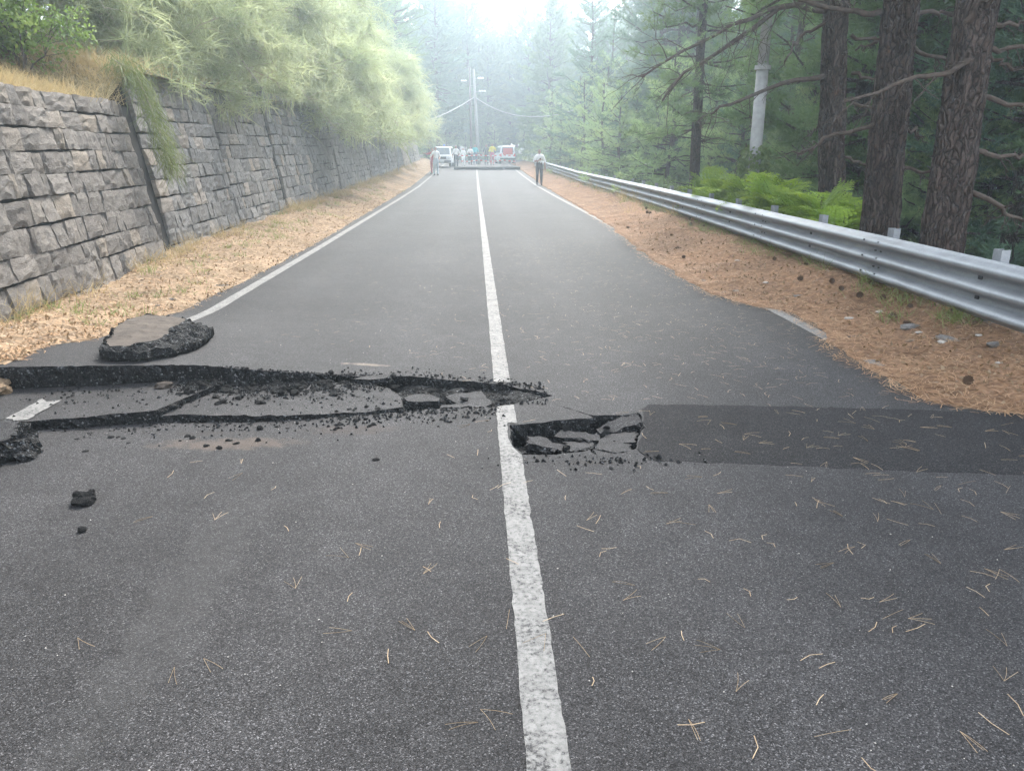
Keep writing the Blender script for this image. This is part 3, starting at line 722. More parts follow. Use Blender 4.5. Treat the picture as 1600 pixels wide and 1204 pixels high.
marking('edge_line', [(-3.06, 4.52), (-2.91, 4.54), (-2.90, 4.93), (-2.98, 4.90), (-3.05, 4.98)], lambda P: plate1_z(P) + .004, 'piece of white edge line on the tilted plate', 72, amp=.006)
marking('edge_line', [(-3.06, -3), (-2.92, -3), (-2.92, 4.42), (-3.06, 4.40)], zr, 'white edge line at the left border', 73)

# raised road edge far ahead
for outl, lab, sd in (([(-1.75, 61.2), (1.95, 61.0), (2.1, 62), (1.9, 70), (-1.75, 70)], 'pale raised road slab across the road in front of the barrier tape', 81),
                      ([(2.2, 61.6), (3.3, 60.8), (3.4, 70), (2.1, 70)], 'smaller raised road slab between the wide slab and the guard rail', 82)):
    V, F, MI = sheet(jag(outl, .4, .03, True, sd), lambda P: rise(P[:, 1]) + .22 * (1 - np.clip((P[:, 1] - 61) / 9, 0, 1)) + .01, (), [(x, y) for x in np.linspace(-2, 3.2, 6) for y in np.linspace(61.5, 69.5, 6)], .2, .01, True, sd)
    tag(mk('raised_road_slab', (V, F), ASP, mi=MI), lab, 'road slab')

# ------------------------------------------------------------------ stone walls
def block_mesh(seed):
    r = np.random.default_rng(seed); nx, nz = 4, 4
    u = np.linspace(-.5, .5, nx + 1); v = np.linspace(-.5, .5, nz + 1)
    U, Vv = np.meshgrid(u, v); e = np.maximum(np.abs(U), np.abs(Vv)) * 2
    D = .015 + .008 * r.normal(size=U.shape) ; D = np.where(e > .99, r.uniform(-.006, .010, U.shape), D)
    D += .016 * (U * r.normal() + Vv * r.normal())
    jx = np.where(e > .99, r.normal(size=U.shape) * .012, r.normal(size=U.shape) * .035); jz = np.where(e > .99, r.normal(size=U.shape) * .018, r.normal(size=U.shape) * .035)
    P = np.column_stack([(U + jx).ravel(), D.ravel(), (Vv + jz).ravel()])
    m = nx + 1; a = (np.arange(nz)[:, None] * m + np.arange(nx)[None]).ravel()
    F = tris(np.stack([a, a + m, a + m + 1, a + 1], -1))
    ring = list(range(nx + 1)) + [i * m + nx for i in range(1, nz + 1)] + [nz * m + i for i in range(nx - 1, -1, -1)] + [i * m for i in range(nz - 1, 0, -1)]
    B = P[ring].copy(); B[:, 1] = -.2; k = len(ring); o = len(P); i = np.arange(k); j = (i + 1) % k
    S = np.stack([np.array(ring)[i], np.array(ring)[j], o + j, o + i], -1)[::2]
    return np.concatenate([P, B]), np.concatenate([F, tris(S[:, ::-1]), tris(np.stack([np.array(ring)[i], np.array(ring)[j], o + j, o + i], -1)[1::2][:, ::-1])])
BV = [block_mesh(100 + i) for i in range(16)]
BM = {k: [mesh('stone_block', v, f, M[k]) for v, f in BV] for k in ('stone_w', 'stone_g')}
wr = np.random.default_rng(8)
ORD = ['first', 'second', 'third', 'fourth', 'fifth', 'sixth', 'seventh', 'eighth', 'ninth', 'tenth', 'eleventh', 'twelfth', 'thirteenth', 'fourteenth', 'fifteenth']
def wall(p0, p1, H, mat, label, solid, bw=(.15, .50), core=.0, first=False):
    p0 = np.array([*p0, 0.]); p1 = np.array([*p1, 0.]); zb = float(min(wall_base(p0[1]), wall_base(p1[1]))) - .12
    d = p1 - p0; L = np.linalg.norm(d); d /= L; n0 = np.array([d[1], -d[0], 0]); up = np.array([0, 0, 1.0]) - .176 * n0; up /= np.linalg.norm(up); n = np.cross(d, up); n = n if n[0] > 0 else -n
    ztop = float(wall_base((p0[1] + p1[1]) / 2)) + H; Lu = (ztop - zb) / up[2]
    base = np.array([*p0[:2], zb]); root = empty('stone_wall', tuple(base)); tag(root, label, 'wall', 'sections of the stone retaining wall')
    Mx = np.eye(4); Mx[:3, 0] = d; Mx[:3, 1] = n; Mx[:3, 2] = up
    rise_ = float(wall_base(p1[1]) - wall_base(p0[1]))
    bk = [(s, -.05 - t, h) for s, t, h in ((-.04 - core, 0, 0), (L, 0, 0), (L, .5, 0), (-.04 - core, .5, 0), (-.04 - core, 0, Lu - .08), (L, 0, Lu - .08), (L, .5, Lu - .08), (-.04 - core, .5, Lu - .08))]
    W = np.array(bk) @ Mx[:3, :3].T
    bf = [[0, 3, 2, 1], [4, 5, 6, 7], [0, 1, 5, 4], [1, 2, 6, 5], [2, 3, 7, 6], [3, 0, 4, 7]]
    mk('core', (W, np.array(bf)[:, ::-1] if n[0] < 0 else bf), M['mortar'], root)
    if first:
        W2 = np.array([(-.85 + a * .85, -.05 - t, h * (Lu - .62)) for a, t, h in ((0, 0, 0), (1, 0, 0), (1, .5, 0), (0, .5, 0), (0, 0, 1), (1, 0, 1), (1, .5, 1), (0, .5, 1))]) @ Mx[:3, :3].T
        mk('core', (W2, bf), M['mortar'], root)
    z = 0.0; joined = []; cs = []
    while z < Lu - .1:
        h = min(wr.uniform(.215, .285), Lu - z)
        if Lu - z - h < .1: h = Lu - z
        cs.append((z, h)); z += h
    for ci, (z, h) in enumerate(cs):
        s = wr.uniform(-.1, 0.0); s = 0.0
        while s < L - .02:
            w = wr.uniform(*bw) if wr.random() > .12 else wr.uniform(.09, .14)
            w = min(w, L - s)
            if L - s - w < .09: w = L - s
            k = wr.integers(len(BV)); g = wr.uniform(.004, .016)
            wob = .012 * math.sin(s * 2.1 + ci * 1.7) + rise_ * (s / L) * 0
            hh = h - g - wr.uniform(0, .012)
            if solid:
                b = obj('stone_block', BM[mat][k], root)
                m4 = Matrix(((d[0], n[0], up[0], 0), (d[1], n[1], up[1], 0), (d[2], n[2], up[2], 0), (0, 0, 0, 1)))
                c = d * (s + w / 2) + up * (z + h / 2 + wob) + n * wr.uniform(-.012, .018)
                b.matrix_basis = Matrix.Translation(c) @ m4 @ Euler((0, wr.normal() * .012, 0)).to_matrix().to_4x4() @ Matrix.Diagonal((w - g, 1, hh, 1))
            else:
                v = BV[k][0] * np.array([w - g, 1, hh]); v = v @ Mx[:3, :3].T + d * (s + w / 2) + up * (z + h / 2 + wob) + n * wr.uniform(-.012, .018)
                joined.append((v, BV[k][1]))
            s += w
    if joined:
        o = mk('stone_blocks', join(joined), M[mat], root); o['kind'] = 'stuff'
    return root
wall((-4.30, 2.6), (-4.76, 11.85), 2.30, 'stone_w', 'nearest and lowest section of the warm grey stone wall with dry grass on top', True)
cuts = [12.3, 16.6, 20.8, 25.1, 29.4, 33.7, 38.0, 42.4, 46.8, 51.2, 56, 61, 66, 72]
for i in range(len(cuts) - 1):
    y0, y1 = cuts[i] + (.0 if i else .42), cuts[i + 1] - .17
    lab = {0: 'dark grey stone wall section set back behind the nearest one'}.get(i, ORD[i + 1] + ' section of the grey stone wall counting from the near end')
    wall((-4.98 - .03 * (i % 2), y0), (-4.98 - .03 * (i % 2), y1), 2.82 + .05 * ((i * 7) % 3), 'stone_g', lab, i < 3, core=.17 if i else .0, first=(i == 0))

# ------------------------------------------------------------------ guard rail
gr = empty('guard_rail', (4.07, 5.7, 0)); tag(gr, 'galvanised steel guard rail with three ridges and short posts along the right verge', 'guard rail')
g0 = np.array([4.07, 5.7, 0])
zz = np.linspace(0, .5, 40); wv = np.cos(2 * np.pi * (zz - .25) / .172); off = .052 * np.tanh(1.3 * wv) / np.tanh(1.3)
prof = np.column_stack([-off, zz + .245])
prof2 = np.concatenate([prof, (prof + np.array([.005, 0]))[::-1]])
ys = np.arange(-3.25, 66, 3.86)
for si in range(len(ys) - 1):
    a, b = ys[si] - .12, ys[si + 1] + .12; yy = np.linspace(a, b, 9)
    k = len(prof2); dx = .004 if si % 2 else 0
    V = np.concatenate([np.column_stack([rail_x(y) + prof2[:, 0] - dx, np.full(k, y), rise(y) + prof2[:, 1]]) for y in yy])
    i = np.arange(k); j = (i + 1) % k; F = np.concatenate([np.stack([q * k + i, q * k + j, (q + 1) * k + j, (q + 1) * k + i], -1) for q in range(len(yy) - 1)])
    F = F[:, ::-1] if False else F
    beam = mk('beam', (V - g0, F), M['galv'], gr, smooth=True)
    if b < 32:
        yj = ys[si + 1]
        for dz, dy in ((.155, -.06), (.155, .06), (.33, -.06), (.33, .06), (.10, -.16), (.10, .16), (.27, -.16), (.27, .16), (.44, -.16), (.44, .16)):
            o_ = -np.interp(dz, zz, off)
            mk('bolt', (lambda VF: (VF[0] - g0, VF[1]))(box((rail_x(yj) + o_ - .006, yj + dy, dz + .245 + rise(yj)), (.012, .035 if dz in (.155, .33) else .022, .016))), M['bolt'], beam)
        ym = yj - 1.93
        for dz in (.165, .335):
            o_ = -np.interp(dz, zz, off)
            mk('bolt', (lambda VF: (VF[0] - g0, VF[1]))(box((rail_x(ym) + o_ - .006, ym, dz + .245 + rise(ym)), (.014, .05, .03))), M['bolt'], beam)
cp = np.array([(0, -.06), (.075, -.06), (.075, -.035), (.07, -.035), (.07, -.055), (.005, -.055), (.005, .055), (.07, .055), (.07, .035), (.075, .035), (.075, .06), (0, .06)])
k = len(cp); Vp = np.concatenate([np.column_stack([cp, np.full(k, z)]) for z in (-.6, .82)]); i = np.arange(k); j = (i + 1) % k
Fp = np.stack([i, j, j + k, i + k], -1)
capq = [[0, 1, 4, 5], [1, 2, 3, 4], [0, 5, 6, 11], [6, 7, 10, 11], [7, 8, 9, 10]]
Fp = np.concatenate([Fp, np.array(capq) + k])
PM = mesh('post', Vp, Fp, M['galv'])
SPC = mesh('spacer', *join([box((0, 0, .36), (.11, .10, .02)), box((0, 0, .64), (.11, .10, .02)), box((.05, 0, .5), (.012, .10, .28))]), M['galv'])
for y in np.arange(6.39 - 1.93 * 5, 65, 1.93):
    p = obj('post', PM, gr, (rail_x(y) + .15 - 4.07, y - 5.7, float(rise(y)) + .0), (0, 0, wr.normal() * .03))
    obj('spacer', SPC, gr, (rail_x(y) + .085 - 4.07, y - 5.7, float(rise(y)) + .0))

# ------------------------------------------------------------------ foliage builders
def unit(v): return v / (np.linalg.norm(v, axis=-1, keepdims=True) + 1e-9)
def spray(C, A, k, L, w, spread, r, droop=0.0):
    """k thin needle triangles round each centre C along axis A"""
    n = len(C); C = np.repeat(C, k, 0); A = np.repeat(unit(A), k, 0)
    D = unit(A + r.normal(size=(n * k, 3)) * spread + np.array([0, 0, -droop]))
    S = unit(np.cross(D, r.normal(size=(n * k, 3)))) * w * .5
    ln = L * r.uniform(.6, 1.15, (n * k, 1))
    V = np.stack([C + S, C - S, C + D * ln], 1).reshape(-1, 3)
    return V, np.arange(n * k * 3).reshape(-1, 3)
def leaves(C, L, w, r, up=.3):
    """one folded diamond leaf per centre"""
    n = len(C); D = unit(r.normal(size=(n, 3)) + np.array([0, 0, -.2])); N = unit(r.normal(size=(n, 3)) + np.array([0, 0, up]))
    S = unit(np.cross(D, N)); ln = L * r.uniform(.6, 1.3, (n, 1)); ww = w * r.uniform(.7, 1.2, (n, 1))
    m = C + D * ln * .45
    V = np.stack([C, m + S * ww * .5, C + D * ln, m - S * ww * .5], 1).reshape(-1, 3)
    a = np.arange(n)[:, None] * 4
    return V, np.concatenate([a + np.array([[0, 1, 2]]), a + np.array([[0, 2, 3]])])

def pine_geo(H, h0, Rc, seed, r0=.16, needles=True, L=.19, k=13, w=.019, dead=0, step=.5, dens=1.0):
    r = np.random.default_rng(seed)
    z = np.linspace(-.6, H, 14); sway = np.column_stack([np.cumsum(r.normal(size=14)) * .035, np.cumsum(r.normal(size=14)) * .035, z])
    sway[:, :2] -= sway[0, :2]
    rad = r0 * (1 - np.clip(z / H, 0, 1)) ** .8 + .015
    wood = [tube(sway, rad, 9)]
    at = lambda h: np.array([np.interp(h, z, sway[:, 0]), np.interp(h, z, sway[:, 1]), h])
    C, A = [], []
    hs = h0
    while hs < H - .1:
        t = (hs - h0) / (H - h0)
        for q in range(r.integers(3, 6)):
            az = r.uniform(0, 2 * np.pi); Lb = Rc * ((1 - t) ** .6 * (.55 + .45 * min(1, t * 5 + .35)) + .08) * r.uniform(.65, 1.15)
            el = R(-12 + 55 * t + r.normal() * 8)
            d = np.array([math.cos(az) * math.cos(el), math.sin(az) * math.cos(el), math.sin(el)])
            s = np.linspace(0, 1, 6); p0 = at(hs + r.uniform(-.15, .15))
            path = p0 + np.outer(s, d) * Lb + np.outer(-.10 * s + .24 * s ** 2.5, [0, 0, 1]) * Lb
            path[1:] += r.normal(size=(5, 3)) * .03 * Lb
            br = max(.012, .03 * Lb / 2)
            wood.append(tube(path, br * (1 - s * .85) + .003, 4, False))
            ns = max(4, int(13 * dens * Lb / 1.5))
            for f in r.uniform(.22, 1.0, ns):
                p = np.array([np.interp(f, s, path[:, c]) for c in range(3)])
                sd = unit(d * .7 + np.cross(d, [0, 0, 1]) * r.choice([-1, 1]) * r.uniform(.4, 1.1) + np.array([0, 0, r.uniform(-.15, .55)]))
                sl = Lb * .30 * r.uniform(.5, 1.2) * (1.15 - f * .6)
                nt = max(2, int(sl / .10))
                for g in np.linspace(.25, 1, nt):
                    C.append(p + sd * sl * g + r.normal(size=3) * .02); A.append(sd + np.array([0, 0, .25]))
        hs += step * r.uniform(.6, 1.2)
    for q in range(dead):
        h = r.uniform(.8, max(h0 + 1, 1.4)); az = r.uniform(0, 6.28); Lb = Rc * r.uniform(.35, .8); s = np.linspace(0, 1, 5)
        d = np.array([math.cos(az), math.sin(az), r.uniform(-.1, .15)])
        wood.append(tube(at(h) + np.outer(s, d) * Lb - np.outer(.12 * s ** 2, [0, 0, 1]) * Lb + np.vstack([[0, 0, 0], r.normal(size=(4, 3)) * .03]), .016 * (1 - s * .8), 4, False))
    return join(wood), spray(np.array(C), np.array(A), k, L, w, .62, r)

def tree_kind(name, geo, leafmat):
    (wv_, wf), (nv, nf) = geo
    tr = mesh('trunk', wv_, wf, M['bark'], smooth=True); cr = mesh('crown', nv, nf, leafmat)
    return tr, cr
PINES = [tree_kind('p', pine_geo(15, 1.3, 3.3, 201, .17, dead=10), M['needles']),
         tree_kind('p', pine_geo(13, .8, 3.0, 202, .15, dead=6), M['needles']),
         tree_kind('p', pine_geo(16, 1.8, 3.5, 203, .18, dead=14), M['needles_blue']),
         tree_kind('p', pine_geo(11, .7, 2.3, 204, .13, dead=4), M['needles_blue'])]
TALL = [tree_kind('t', pine_geo(21, 3.6, 4.3, 211, .24, L=.30, k=10, w=.042, dead=12, step=.5, dens=1.0), M['needles_blue']),
        tree_kind('t', pine_geo(19, 2.8, 4.2, 212, .22, L=.30, k=10, w=.042, dead=12, step=.5, dens=1.0), M['needles']),
        tree_kind('t', pine_geo(23, 4.5, 4.4, 213, .26, L=.30, k=10, w=.042, dead=14, step=.52, dens=1.0), M['needles_blue'])]
YOUNG = [tree_kind('y', pine_geo(4.6, .35, 1.5, 221, .06, L=.15, k=12, w=.014, step=.3, dens=1.5), M['needles_young']),
         tree_kind('y', pine_geo(3.6, .25, 1.25, 222, .05, L=.14, k=12, w=.014, step=.27, dens=1.6), M['needles_young'])]
def plant_tree(name, kind, loc, s, rz, label, group=None, cat='tree', sz=None):
    e = empty(name, loc, (0, 0, rz), (s, s, sz or s)); tag(e, label, cat, group)
    obj('trunk', kind[0], e); obj('crown', kind[1], e); return e
fr = np.random.default_rng(17)
gz = lambda x, y: float(ground_z(np.array([x]), np.array([y]))[0])
bz = lambda x, y: float(bank_z(np.array([x]), np.array([y]))[0])

# right hand forest, scattered with a minimum spacing
pts = []
def free(x, y, d): return all((x - a) ** 2 + (y - b) ** 2 > d * d for a, b in pts)
for y0, y1, n, d in ((13.5, 24, 22, 1.8), (22, 42, 40, 2.3), (42, 95, 46, 3.2)):
    c = tries = 0
    while c < n and tries < 4000:
        tries += 1; y = fr.uniform(y0, y1); lim = .74 * y + 5
        x = 6.6 + (lim - 6.6) * fr.random() ** 1.2
        if y < 40 and x < 7.2 + .05 * y: continue
        if free(x, y, d) and math.hypot(x - 5.3, y - 15.5) > 2.2:
            pts.append((x, y)); c += 1
            if y < 42:
                plant_tree('pine_tree', PINES[fr.integers(4)], (x, y, gz(x, y) - .1), fr.uniform(.85, 1.15), fr.uniform(0, 6.28), 'pine in the shaded wood behind the guard rail', 'pines of the right hand wood')
            else:
                plant_tree('pine_tree', (TALL + PINES)[fr.integers(7)], (x, y, gz(x, y) - .1), fr.uniform(.8, 1.05), fr.uniform(0, 6.28), 'pine in the hazy far part of the right hand wood', 'far pines of the right hand wood')
# end of the road
for i, (x, y, s, kd) in enumerate([(-2.2, 104, .98, 0), (-5.5, 96, .88, 2), (-9, 105, .95, 1), (2.4, 101, .78, 1), (6.5, 97, .86, 0), (10.5, 104, 1.0, 2), (15, 96, .95, 1), (-13, 98, .92, 0), (-17, 106, 1.0, 2),
                                   (-3.9, 112, .96, 2), (.8, 115, .72, 1), (4.6, 118, .74, 0), (8.6, 114, .95, 1), (13, 116, 1.05, 2), (19, 108, 1.0, 0), (-7.5, 118, 1.0, 1), (-12, 116, 1.05, 2), (24, 112, 1.1, 1), (-22, 100, 1.0, 1), (30, 104, 1.1, 2), (-1.0, 108, .98, 1), (-4.6, 103, .9, 1), (-6.8, 110, .95, 0), (8.2, 106, .9, 0), (12, 110, 1.0, 0), (5.6, 110, .84, 2), (-10.5, 111, 1.0, 0), (3.2, 125, .72, 2), (-2.6, 122, 1.05, 0), (16.5, 104, 1.05, 1), (21, 100, 1.05, 2), (-4.2, 90, .9, 2), (.6, 106, .86, 2), (2.6, 110, .82, 0), (1.6, 98, .76, 1), (4.4, 104, .86, 1), (-.9, 99, .92, 0), (-8.6, 88, .9, 1), (9.0, 92, .85, 1), (12.5, 88, .95, 0), (-12.5, 90, 1.0, 2), (17, 90, 1.0, 1), (-3.0, 97, .9, 1)]):
    plant_tree('pine_tree', TALL[kd], (x, y, gz(x, y) - .2), s * 1.0, fr.uniform(0, 6.28), 'tall bluish pine closing off the far end of the road', 'pines at the end of the road')
for i, (x, y, s) in enumerate([(-3.2, 88, 1.1), (-6.2, 85, 1.2), (2.2, 91, .9), (5.3, 89, 1.2), (7.8, 84, 1.2), (-1.2, 92, .9), (10.5, 90, 1.3), (.7, 95, .8)]):
    plant_tree('young_pine', YOUNG[i % 2], (x, y, gz(x, y) - .1), s, fr.uniform(0, 6.28), 'low young pine under the tall pines at the road end', 'undergrowth at the end of the road')
# left, above the wall
for i, (x, y, s, kd) in enumerate([(-9.5, 12.5, .8, 0), (-11, 18, .9, 2), (-9.8, 24, .85, 1), (-11.5, 30, 1.0, 0), (-9.5, 36, .9, 2), (-11, 43, 1.0, 1), (-9, 50, .95, 0), (-8.4, 57, .95, 2), (-7.4, 64, 1.0, 1), (-6.6, 71, 1.0, 0), (-10, 68, 1.1, 2), (-14, 38, 1.1, 1), (-15, 26, 1.0, 0), (-14, 50, 1.1, 2), (-12, 60, 1.1, 0), (-13, 15, 1.0, 3), (-7.5, 78, 1.0, 0), (-11, 80, 1.1, 2)]):
    plant_tree('pine_tree', PINES[kd], (x, y, bz(x, y) - .1), s, fr.uniform(0, 6.28), ORD[min(i, 14)] + ' pine on the bank behind the broom bushes' if i < 11 else 'pine at the back of the bank above the wall', 'pines on the left bank')
# young pines and shrubs by the rail
for i, (x, y, s) in enumerate([(6.4, 27, .95), (6.9, 31, 1.05), (6.2, 35, .85), (7.4, 37, 1.15), (6.6, 42, 1.0), (7.6, 46, 1.2), (6.7, 51, 1.1), (6.0, 57, 1.0), (7.6, 60, 1.3), (8.4, 29, 1.2), (8.6, 53, 1.4), (7.9, 24, 1.1), (5.9, 64, 1.1), (7.2, 70, 1.3)]):
    plant_tree('young_pine', YOUNG[i % 2], (x, y, gz(x, y) - .1), s * 1.3, fr.uniform(0, 6.28), ORD[i] + ' pale young pine behind the rail counting from the near end', 'young pines behind the rail')
# slim pine beside the rail
e = plant_tree('pine_tree', tree_kind('s', pine_geo(12, 2.6, 1.9, 231, .125, dead=22), M['needles']), (5.05, 19, gz(5.05, 19) - .1), 1.0, .4, 'slim straight pine with bare side twigs just behind the ferns')

ug = np.random.default_rng(57)
for i in range(22):
    y = ug.uniform(13, 34); x = ug.uniform(6.8, .66 * y + 4); s = ug.uniform(.7, 1.15)
    plant_tree('young_pine', YOUNG[i % 2], (x, y, gz(x, y) - .1), s, ug.uniform(0, 6.28), 'bushy young pine between the trunks of the right hand wood', 'young pines inside the right hand wood')
# ---- broom bushes hanging over the wall
def strands(S, D, L, r, w=.009, droop=.55, seg=4):
    n = len(S); D = unit(D); ln = L * r.uniform(.55, 1.2, (n, 1)); side = unit(np.cross(D, r.normal(size=(n, 3)))) * w * .5
    P = [S]; d = D.copy(); p = S.copy()
    for i in range(seg):
        d = unit(d + np.array([0, 0, -droop / seg * 1.6]) + r.normal(size=(n, 3)) * .10); p = p + d * ln / seg; P.append(p)
    Vs, Fs = [], []; q = 2 * seg + 1
    for i in range(seg): f = 1 - .7 * i / seg; Vs += [P[i] + side * f, P[i] - side * f]
    Vs.append(P[seg]); V = np.stack(Vs, 1).reshape(-1, 3); b = np.arange(n)[:, None] * q
    for i in range(seg - 1): Fs += [b + np.array([[2 * i, 2 * i + 1, 2 * i + 3]]), b + np.array([[2 * i, 2 * i + 3, 2 * i + 2]])]
    Fs.append(b + np.array([[2 * seg - 2, 2 * seg - 1, 2 * seg]]))
    return V, np.concatenate(Fs)
def broom_geo(seed, lean=.9, H=3.2, n=12500):
    r = np.random.default_rng(seed); wood, S, D = [], [], []
    for q in range(15):
        hang = q < 7; az = r.normal(0, .75 if hang else 1.5); out = r.uniform(.9, 2.0) if hang else r.uniform(.4, 1.7); s = np.linspace(0, 1, 7)
        h = r.uniform(-1.0, .9) if hang else H * r.uniform(.5, 1.0) * (1.1 - .2 * out); ap = r.uniform(.6, 1.3) if hang else .25
        tip = np.array([math.cos(az) * out * (1 + lean * .25) + lean * .25, math.sin(az) * out, 0])
        path = np.outer(s, tip) + np.outer(h * s + 4 * ap * s * (1 - s), [0, 0, 1]) + np.vstack([[0, 0, 0], r.normal(size=(6, 3)) * .09])
        wood.append(tube(path, .032 * (1 - s * .85) + .004, 5, False))
        for b in range(16):
            f = r.uniform(.3, 1.0); p = np.array([np.interp(f, s, path[:, c]) for c in range(3)])
            d = unit(np.array([r.normal() * .8 + lean * .55, r.normal() * .85, r.uniform(-.2, .9)])); L = r.uniform(.4, 1.15); t = np.linspace(0, 1, 5)
            bp = p + np.outer(t, d) * L - np.outer(t ** 2 * .38, [0, 0, 1]) * L
            wood.append(tube(bp, .010 * (1 - t * .8), 3, False))
            m = n // (15 * 16); g = r.uniform(.1, 1, m)
            S.append(np.column_stack([np.interp(g, t, bp[:, c]) for c in range(3)])); D.append(d * .5 + r.normal(size=(m, 3)) * .95 + np.array([0, 0, .35]))
    return join(wood), strands(np.concatenate(S), np.concatenate(D), .46, r, .015)
BROOM = []
for sd in (301, 302, 303, 304):
    (wv_, wf), (nv, nf) = broom_geo(sd)
    BROOM.append((mesh('stems', wv_, wf, M['broom_stem']), mesh('foliage', nv, nf, M['broom'])))
def broom(x, y, s, rz, k, label, z=None):
    e = empty('broom_bush', (x, y, (bz(x, y) if z is None else z) - .1), (0, 0, rz), (s, s, s)); tag(e, label, 'bush', 'broom bushes above the wall')
    obj('stems', BROOM[k][0], e); obj('foliage', BROOM[k][1], e)
front = [(-7.0, 14.2, .75, 0), (-6.5, 16.6, .85, 1), (-6.2, 18.6, .95, 2), (-6.6, 21.4, 1.0, 3), (-6.6, 24.0, 1.05, 0), (-6.1, 26.8, 1.15, 1), (-6.0, 30.0, 1.2, 2), (-6.2, 33.6, 1.25, 3), (-6.3, 37.4, 1.25, 0), (-6.2, 41.6, 1.3, 1), (-6.0, 46, 1.35, 2), (-6.3, 51, 1.35, 3), (-6.6, 56.5, 1.35, 0), (-6.8, 62, 1.35, 1)]
for i, (x, y, s, k) in enumerate(front):
    broom(x - .25, y, s, fr.normal() * .35, k, ORD[i] + ' feathery broom bush hanging over the wall counting from the near end')
back = [(-8.0, 14.5, 1.05, 2), (-8.2, 18.5, 1.35, 3), (-8.3, 23, 1.5, 1), (-8.0, 28, 1.6, 0), (-7.9, 33, 1.7, 2), (-7.8, 39, 1.75, 3), (-8.0, 45, 1.75, 1), (-8.2, 52, 1.75, 0), (-8.4, 59, 1.75, 2), (-8.2, 66, 1.75, 3)]
for i, (x, y, s, k) in enumerate(back):
    broom(x, y, s, fr.normal() * .5, k, ORD[i] + ' tall broom bush in the row behind counting from the near end')

# ---- broad leaved shrubs at upper left
def shrub_geo(seed, H, Rr, n, L, w):
    r = np.random.default_rng(seed); wood, C = [], []
    for q in range(9):
        az = r.uniform(0, 6.28); o = r.uniform(.2, 1) * Rr; s = np.linspace(0, 1, 5)
        tip = np.array([math.cos(az) * o, math.sin(az) * o, H * r.uniform(.55, 1)])
        path = np.outer(s, tip) + np.vstack([[0, 0, 0], r.normal(size=(4, 3)) * .07]); wood.append(tube(path, .022 * (1 - .8 * s), 4, False))
        for b in range(9):
            c = path[2] + (path[4] - path[2]) * r.uniform(0, 1.1) + r.normal(size=3) * np.array([.3, .3, .22]) * Rr * .7
            wood.append(tube(np.array([path[2 + b % 3], c]), .006, 3, False))
            C.append(c + r.normal(size=(n // 81, 3)) * np.array([.20, .20, .14]) * max(.6, Rr * .6))
    return join(wood), leaves(np.concatenate(C), L, w, r)
def shrub(name, geo, mat, loc, s, rz, label, cat='shrub', group=None):
    e = empty(name, loc, (0, 0, rz), (s, s, s)); tag(e, label, cat, group)
    mk('stems', geo[0], M['twig'], e); mk('foliage', geo[1], mat, e); return e
SH = shrub_geo(401, 2.0, 1.2, 6000, .10, .055)
for i, (x, y, s, lab) in enumerate([(-6.9, 10.4, .9, 'bright green leafy shrub above the nearest wall section'), (-7.4, 9.0, 1.15, 'tall leafy shrub at the upper left corner'), (-6.5, 11.9, .7, 'small leafy shrub where the nearest wall section ends')]):
    shrub('leafy_shrub', SH, M['broadleaf'], (x, y, bz(x, y) - .05), s, i * 2.1, lab, group='leafy shrubs on the near bank')
plant_tree('pine_tree', PINES[1], (-10.2, 9.3, bz(-10.2, 9.3) - .1), .8, 1.1, 'dark pine trunk behind the leafy shrubs at the upper left')
SH2 = shrub_geo(402, 1.6, .9, 4200, .07, .045)
for i, (x, y, s, lab) in enumerate([(5.9, 14.2, .9, 'pale leafy shrub at the foot of the concrete pole'), (6.0, 22.5, .8, 'low leafy shrub behind the slim pine'), (5.7, 24.5, .55, 'small dry looking shrub behind the rail near the slim pine'), (7.4, 17.5, 1.1, 'leafy shrub in the wood right of the concrete pole')]):
    shrub('leafy_shrub', SH2, M['ivy'] if i != 2 else M['straw'], (x, y, gz(x, y) - .05), s, i * 1.7, lab, group='shrubs behind the rail')

# ---- ferns
def frond_geo(seed, L=.8):
    r = np.random.default_rng(seed); s = np.linspace(0, 1, 9); path = np.column_stack([s * L * .86, np.zeros(9), L * (.62 * s - .50 * s ** 2.2)])
    parts = [tube(path, .006 * (1 - s * .7), 3, False)]; Vs, Fs, o = [], [], 0
    for f in np.linspace(.14, .98, 17):
        p = np.array([np.interp(f, s, path[:, c]) for c in range(3)])
        ln = L * .46 * math.sin(math.pi * min(1, (f + .12))) ** .8 * (1 - .25 * f) + .02
        for sg in (-1, 1):
            d = unit(np.array([.45, sg, -.10 + r.normal() * .12]))
            for g in np.linspace(.1, 1, 5):
                q = p + d * ln * g; lw = ln * .23 * (1.1 - g); 
                for s2 in (-1, 1):
                    e = unit(np.array([.9 * s2 + .25, sg * .5, r.normal() * .15]))
                    Vs += [q - d * ln * .095, q + d * ln * .095, q + e * (lw * 1.15 + .012)]; Fs.append([o, o + 1, o + 2]); o += 3
    parts.append((np.array(Vs), np.array(Fs))); return join(parts)
FR = [mesh('frond', *frond_geo(501 + i), M['fern']) for i in range(3)]
fern_spots = [(4.82, 10.7, .82), (4.95, 11.5, .98), (5.0, 12.5, .95), (4.85, 13.2, 1.02), (5.15, 13.9, 1.08), (4.95, 14.7, 1.05), (5.25, 15.9, 1.1), (5.05, 16.6, 1.05), (5.35, 17.5, 1.1), (5.15, 18.3, 1.0), (4.62, 8.72, .55), (5.5, 11.7, .95), (5.7, 13.3, 1.0), (5.55, 18.9, .9)]
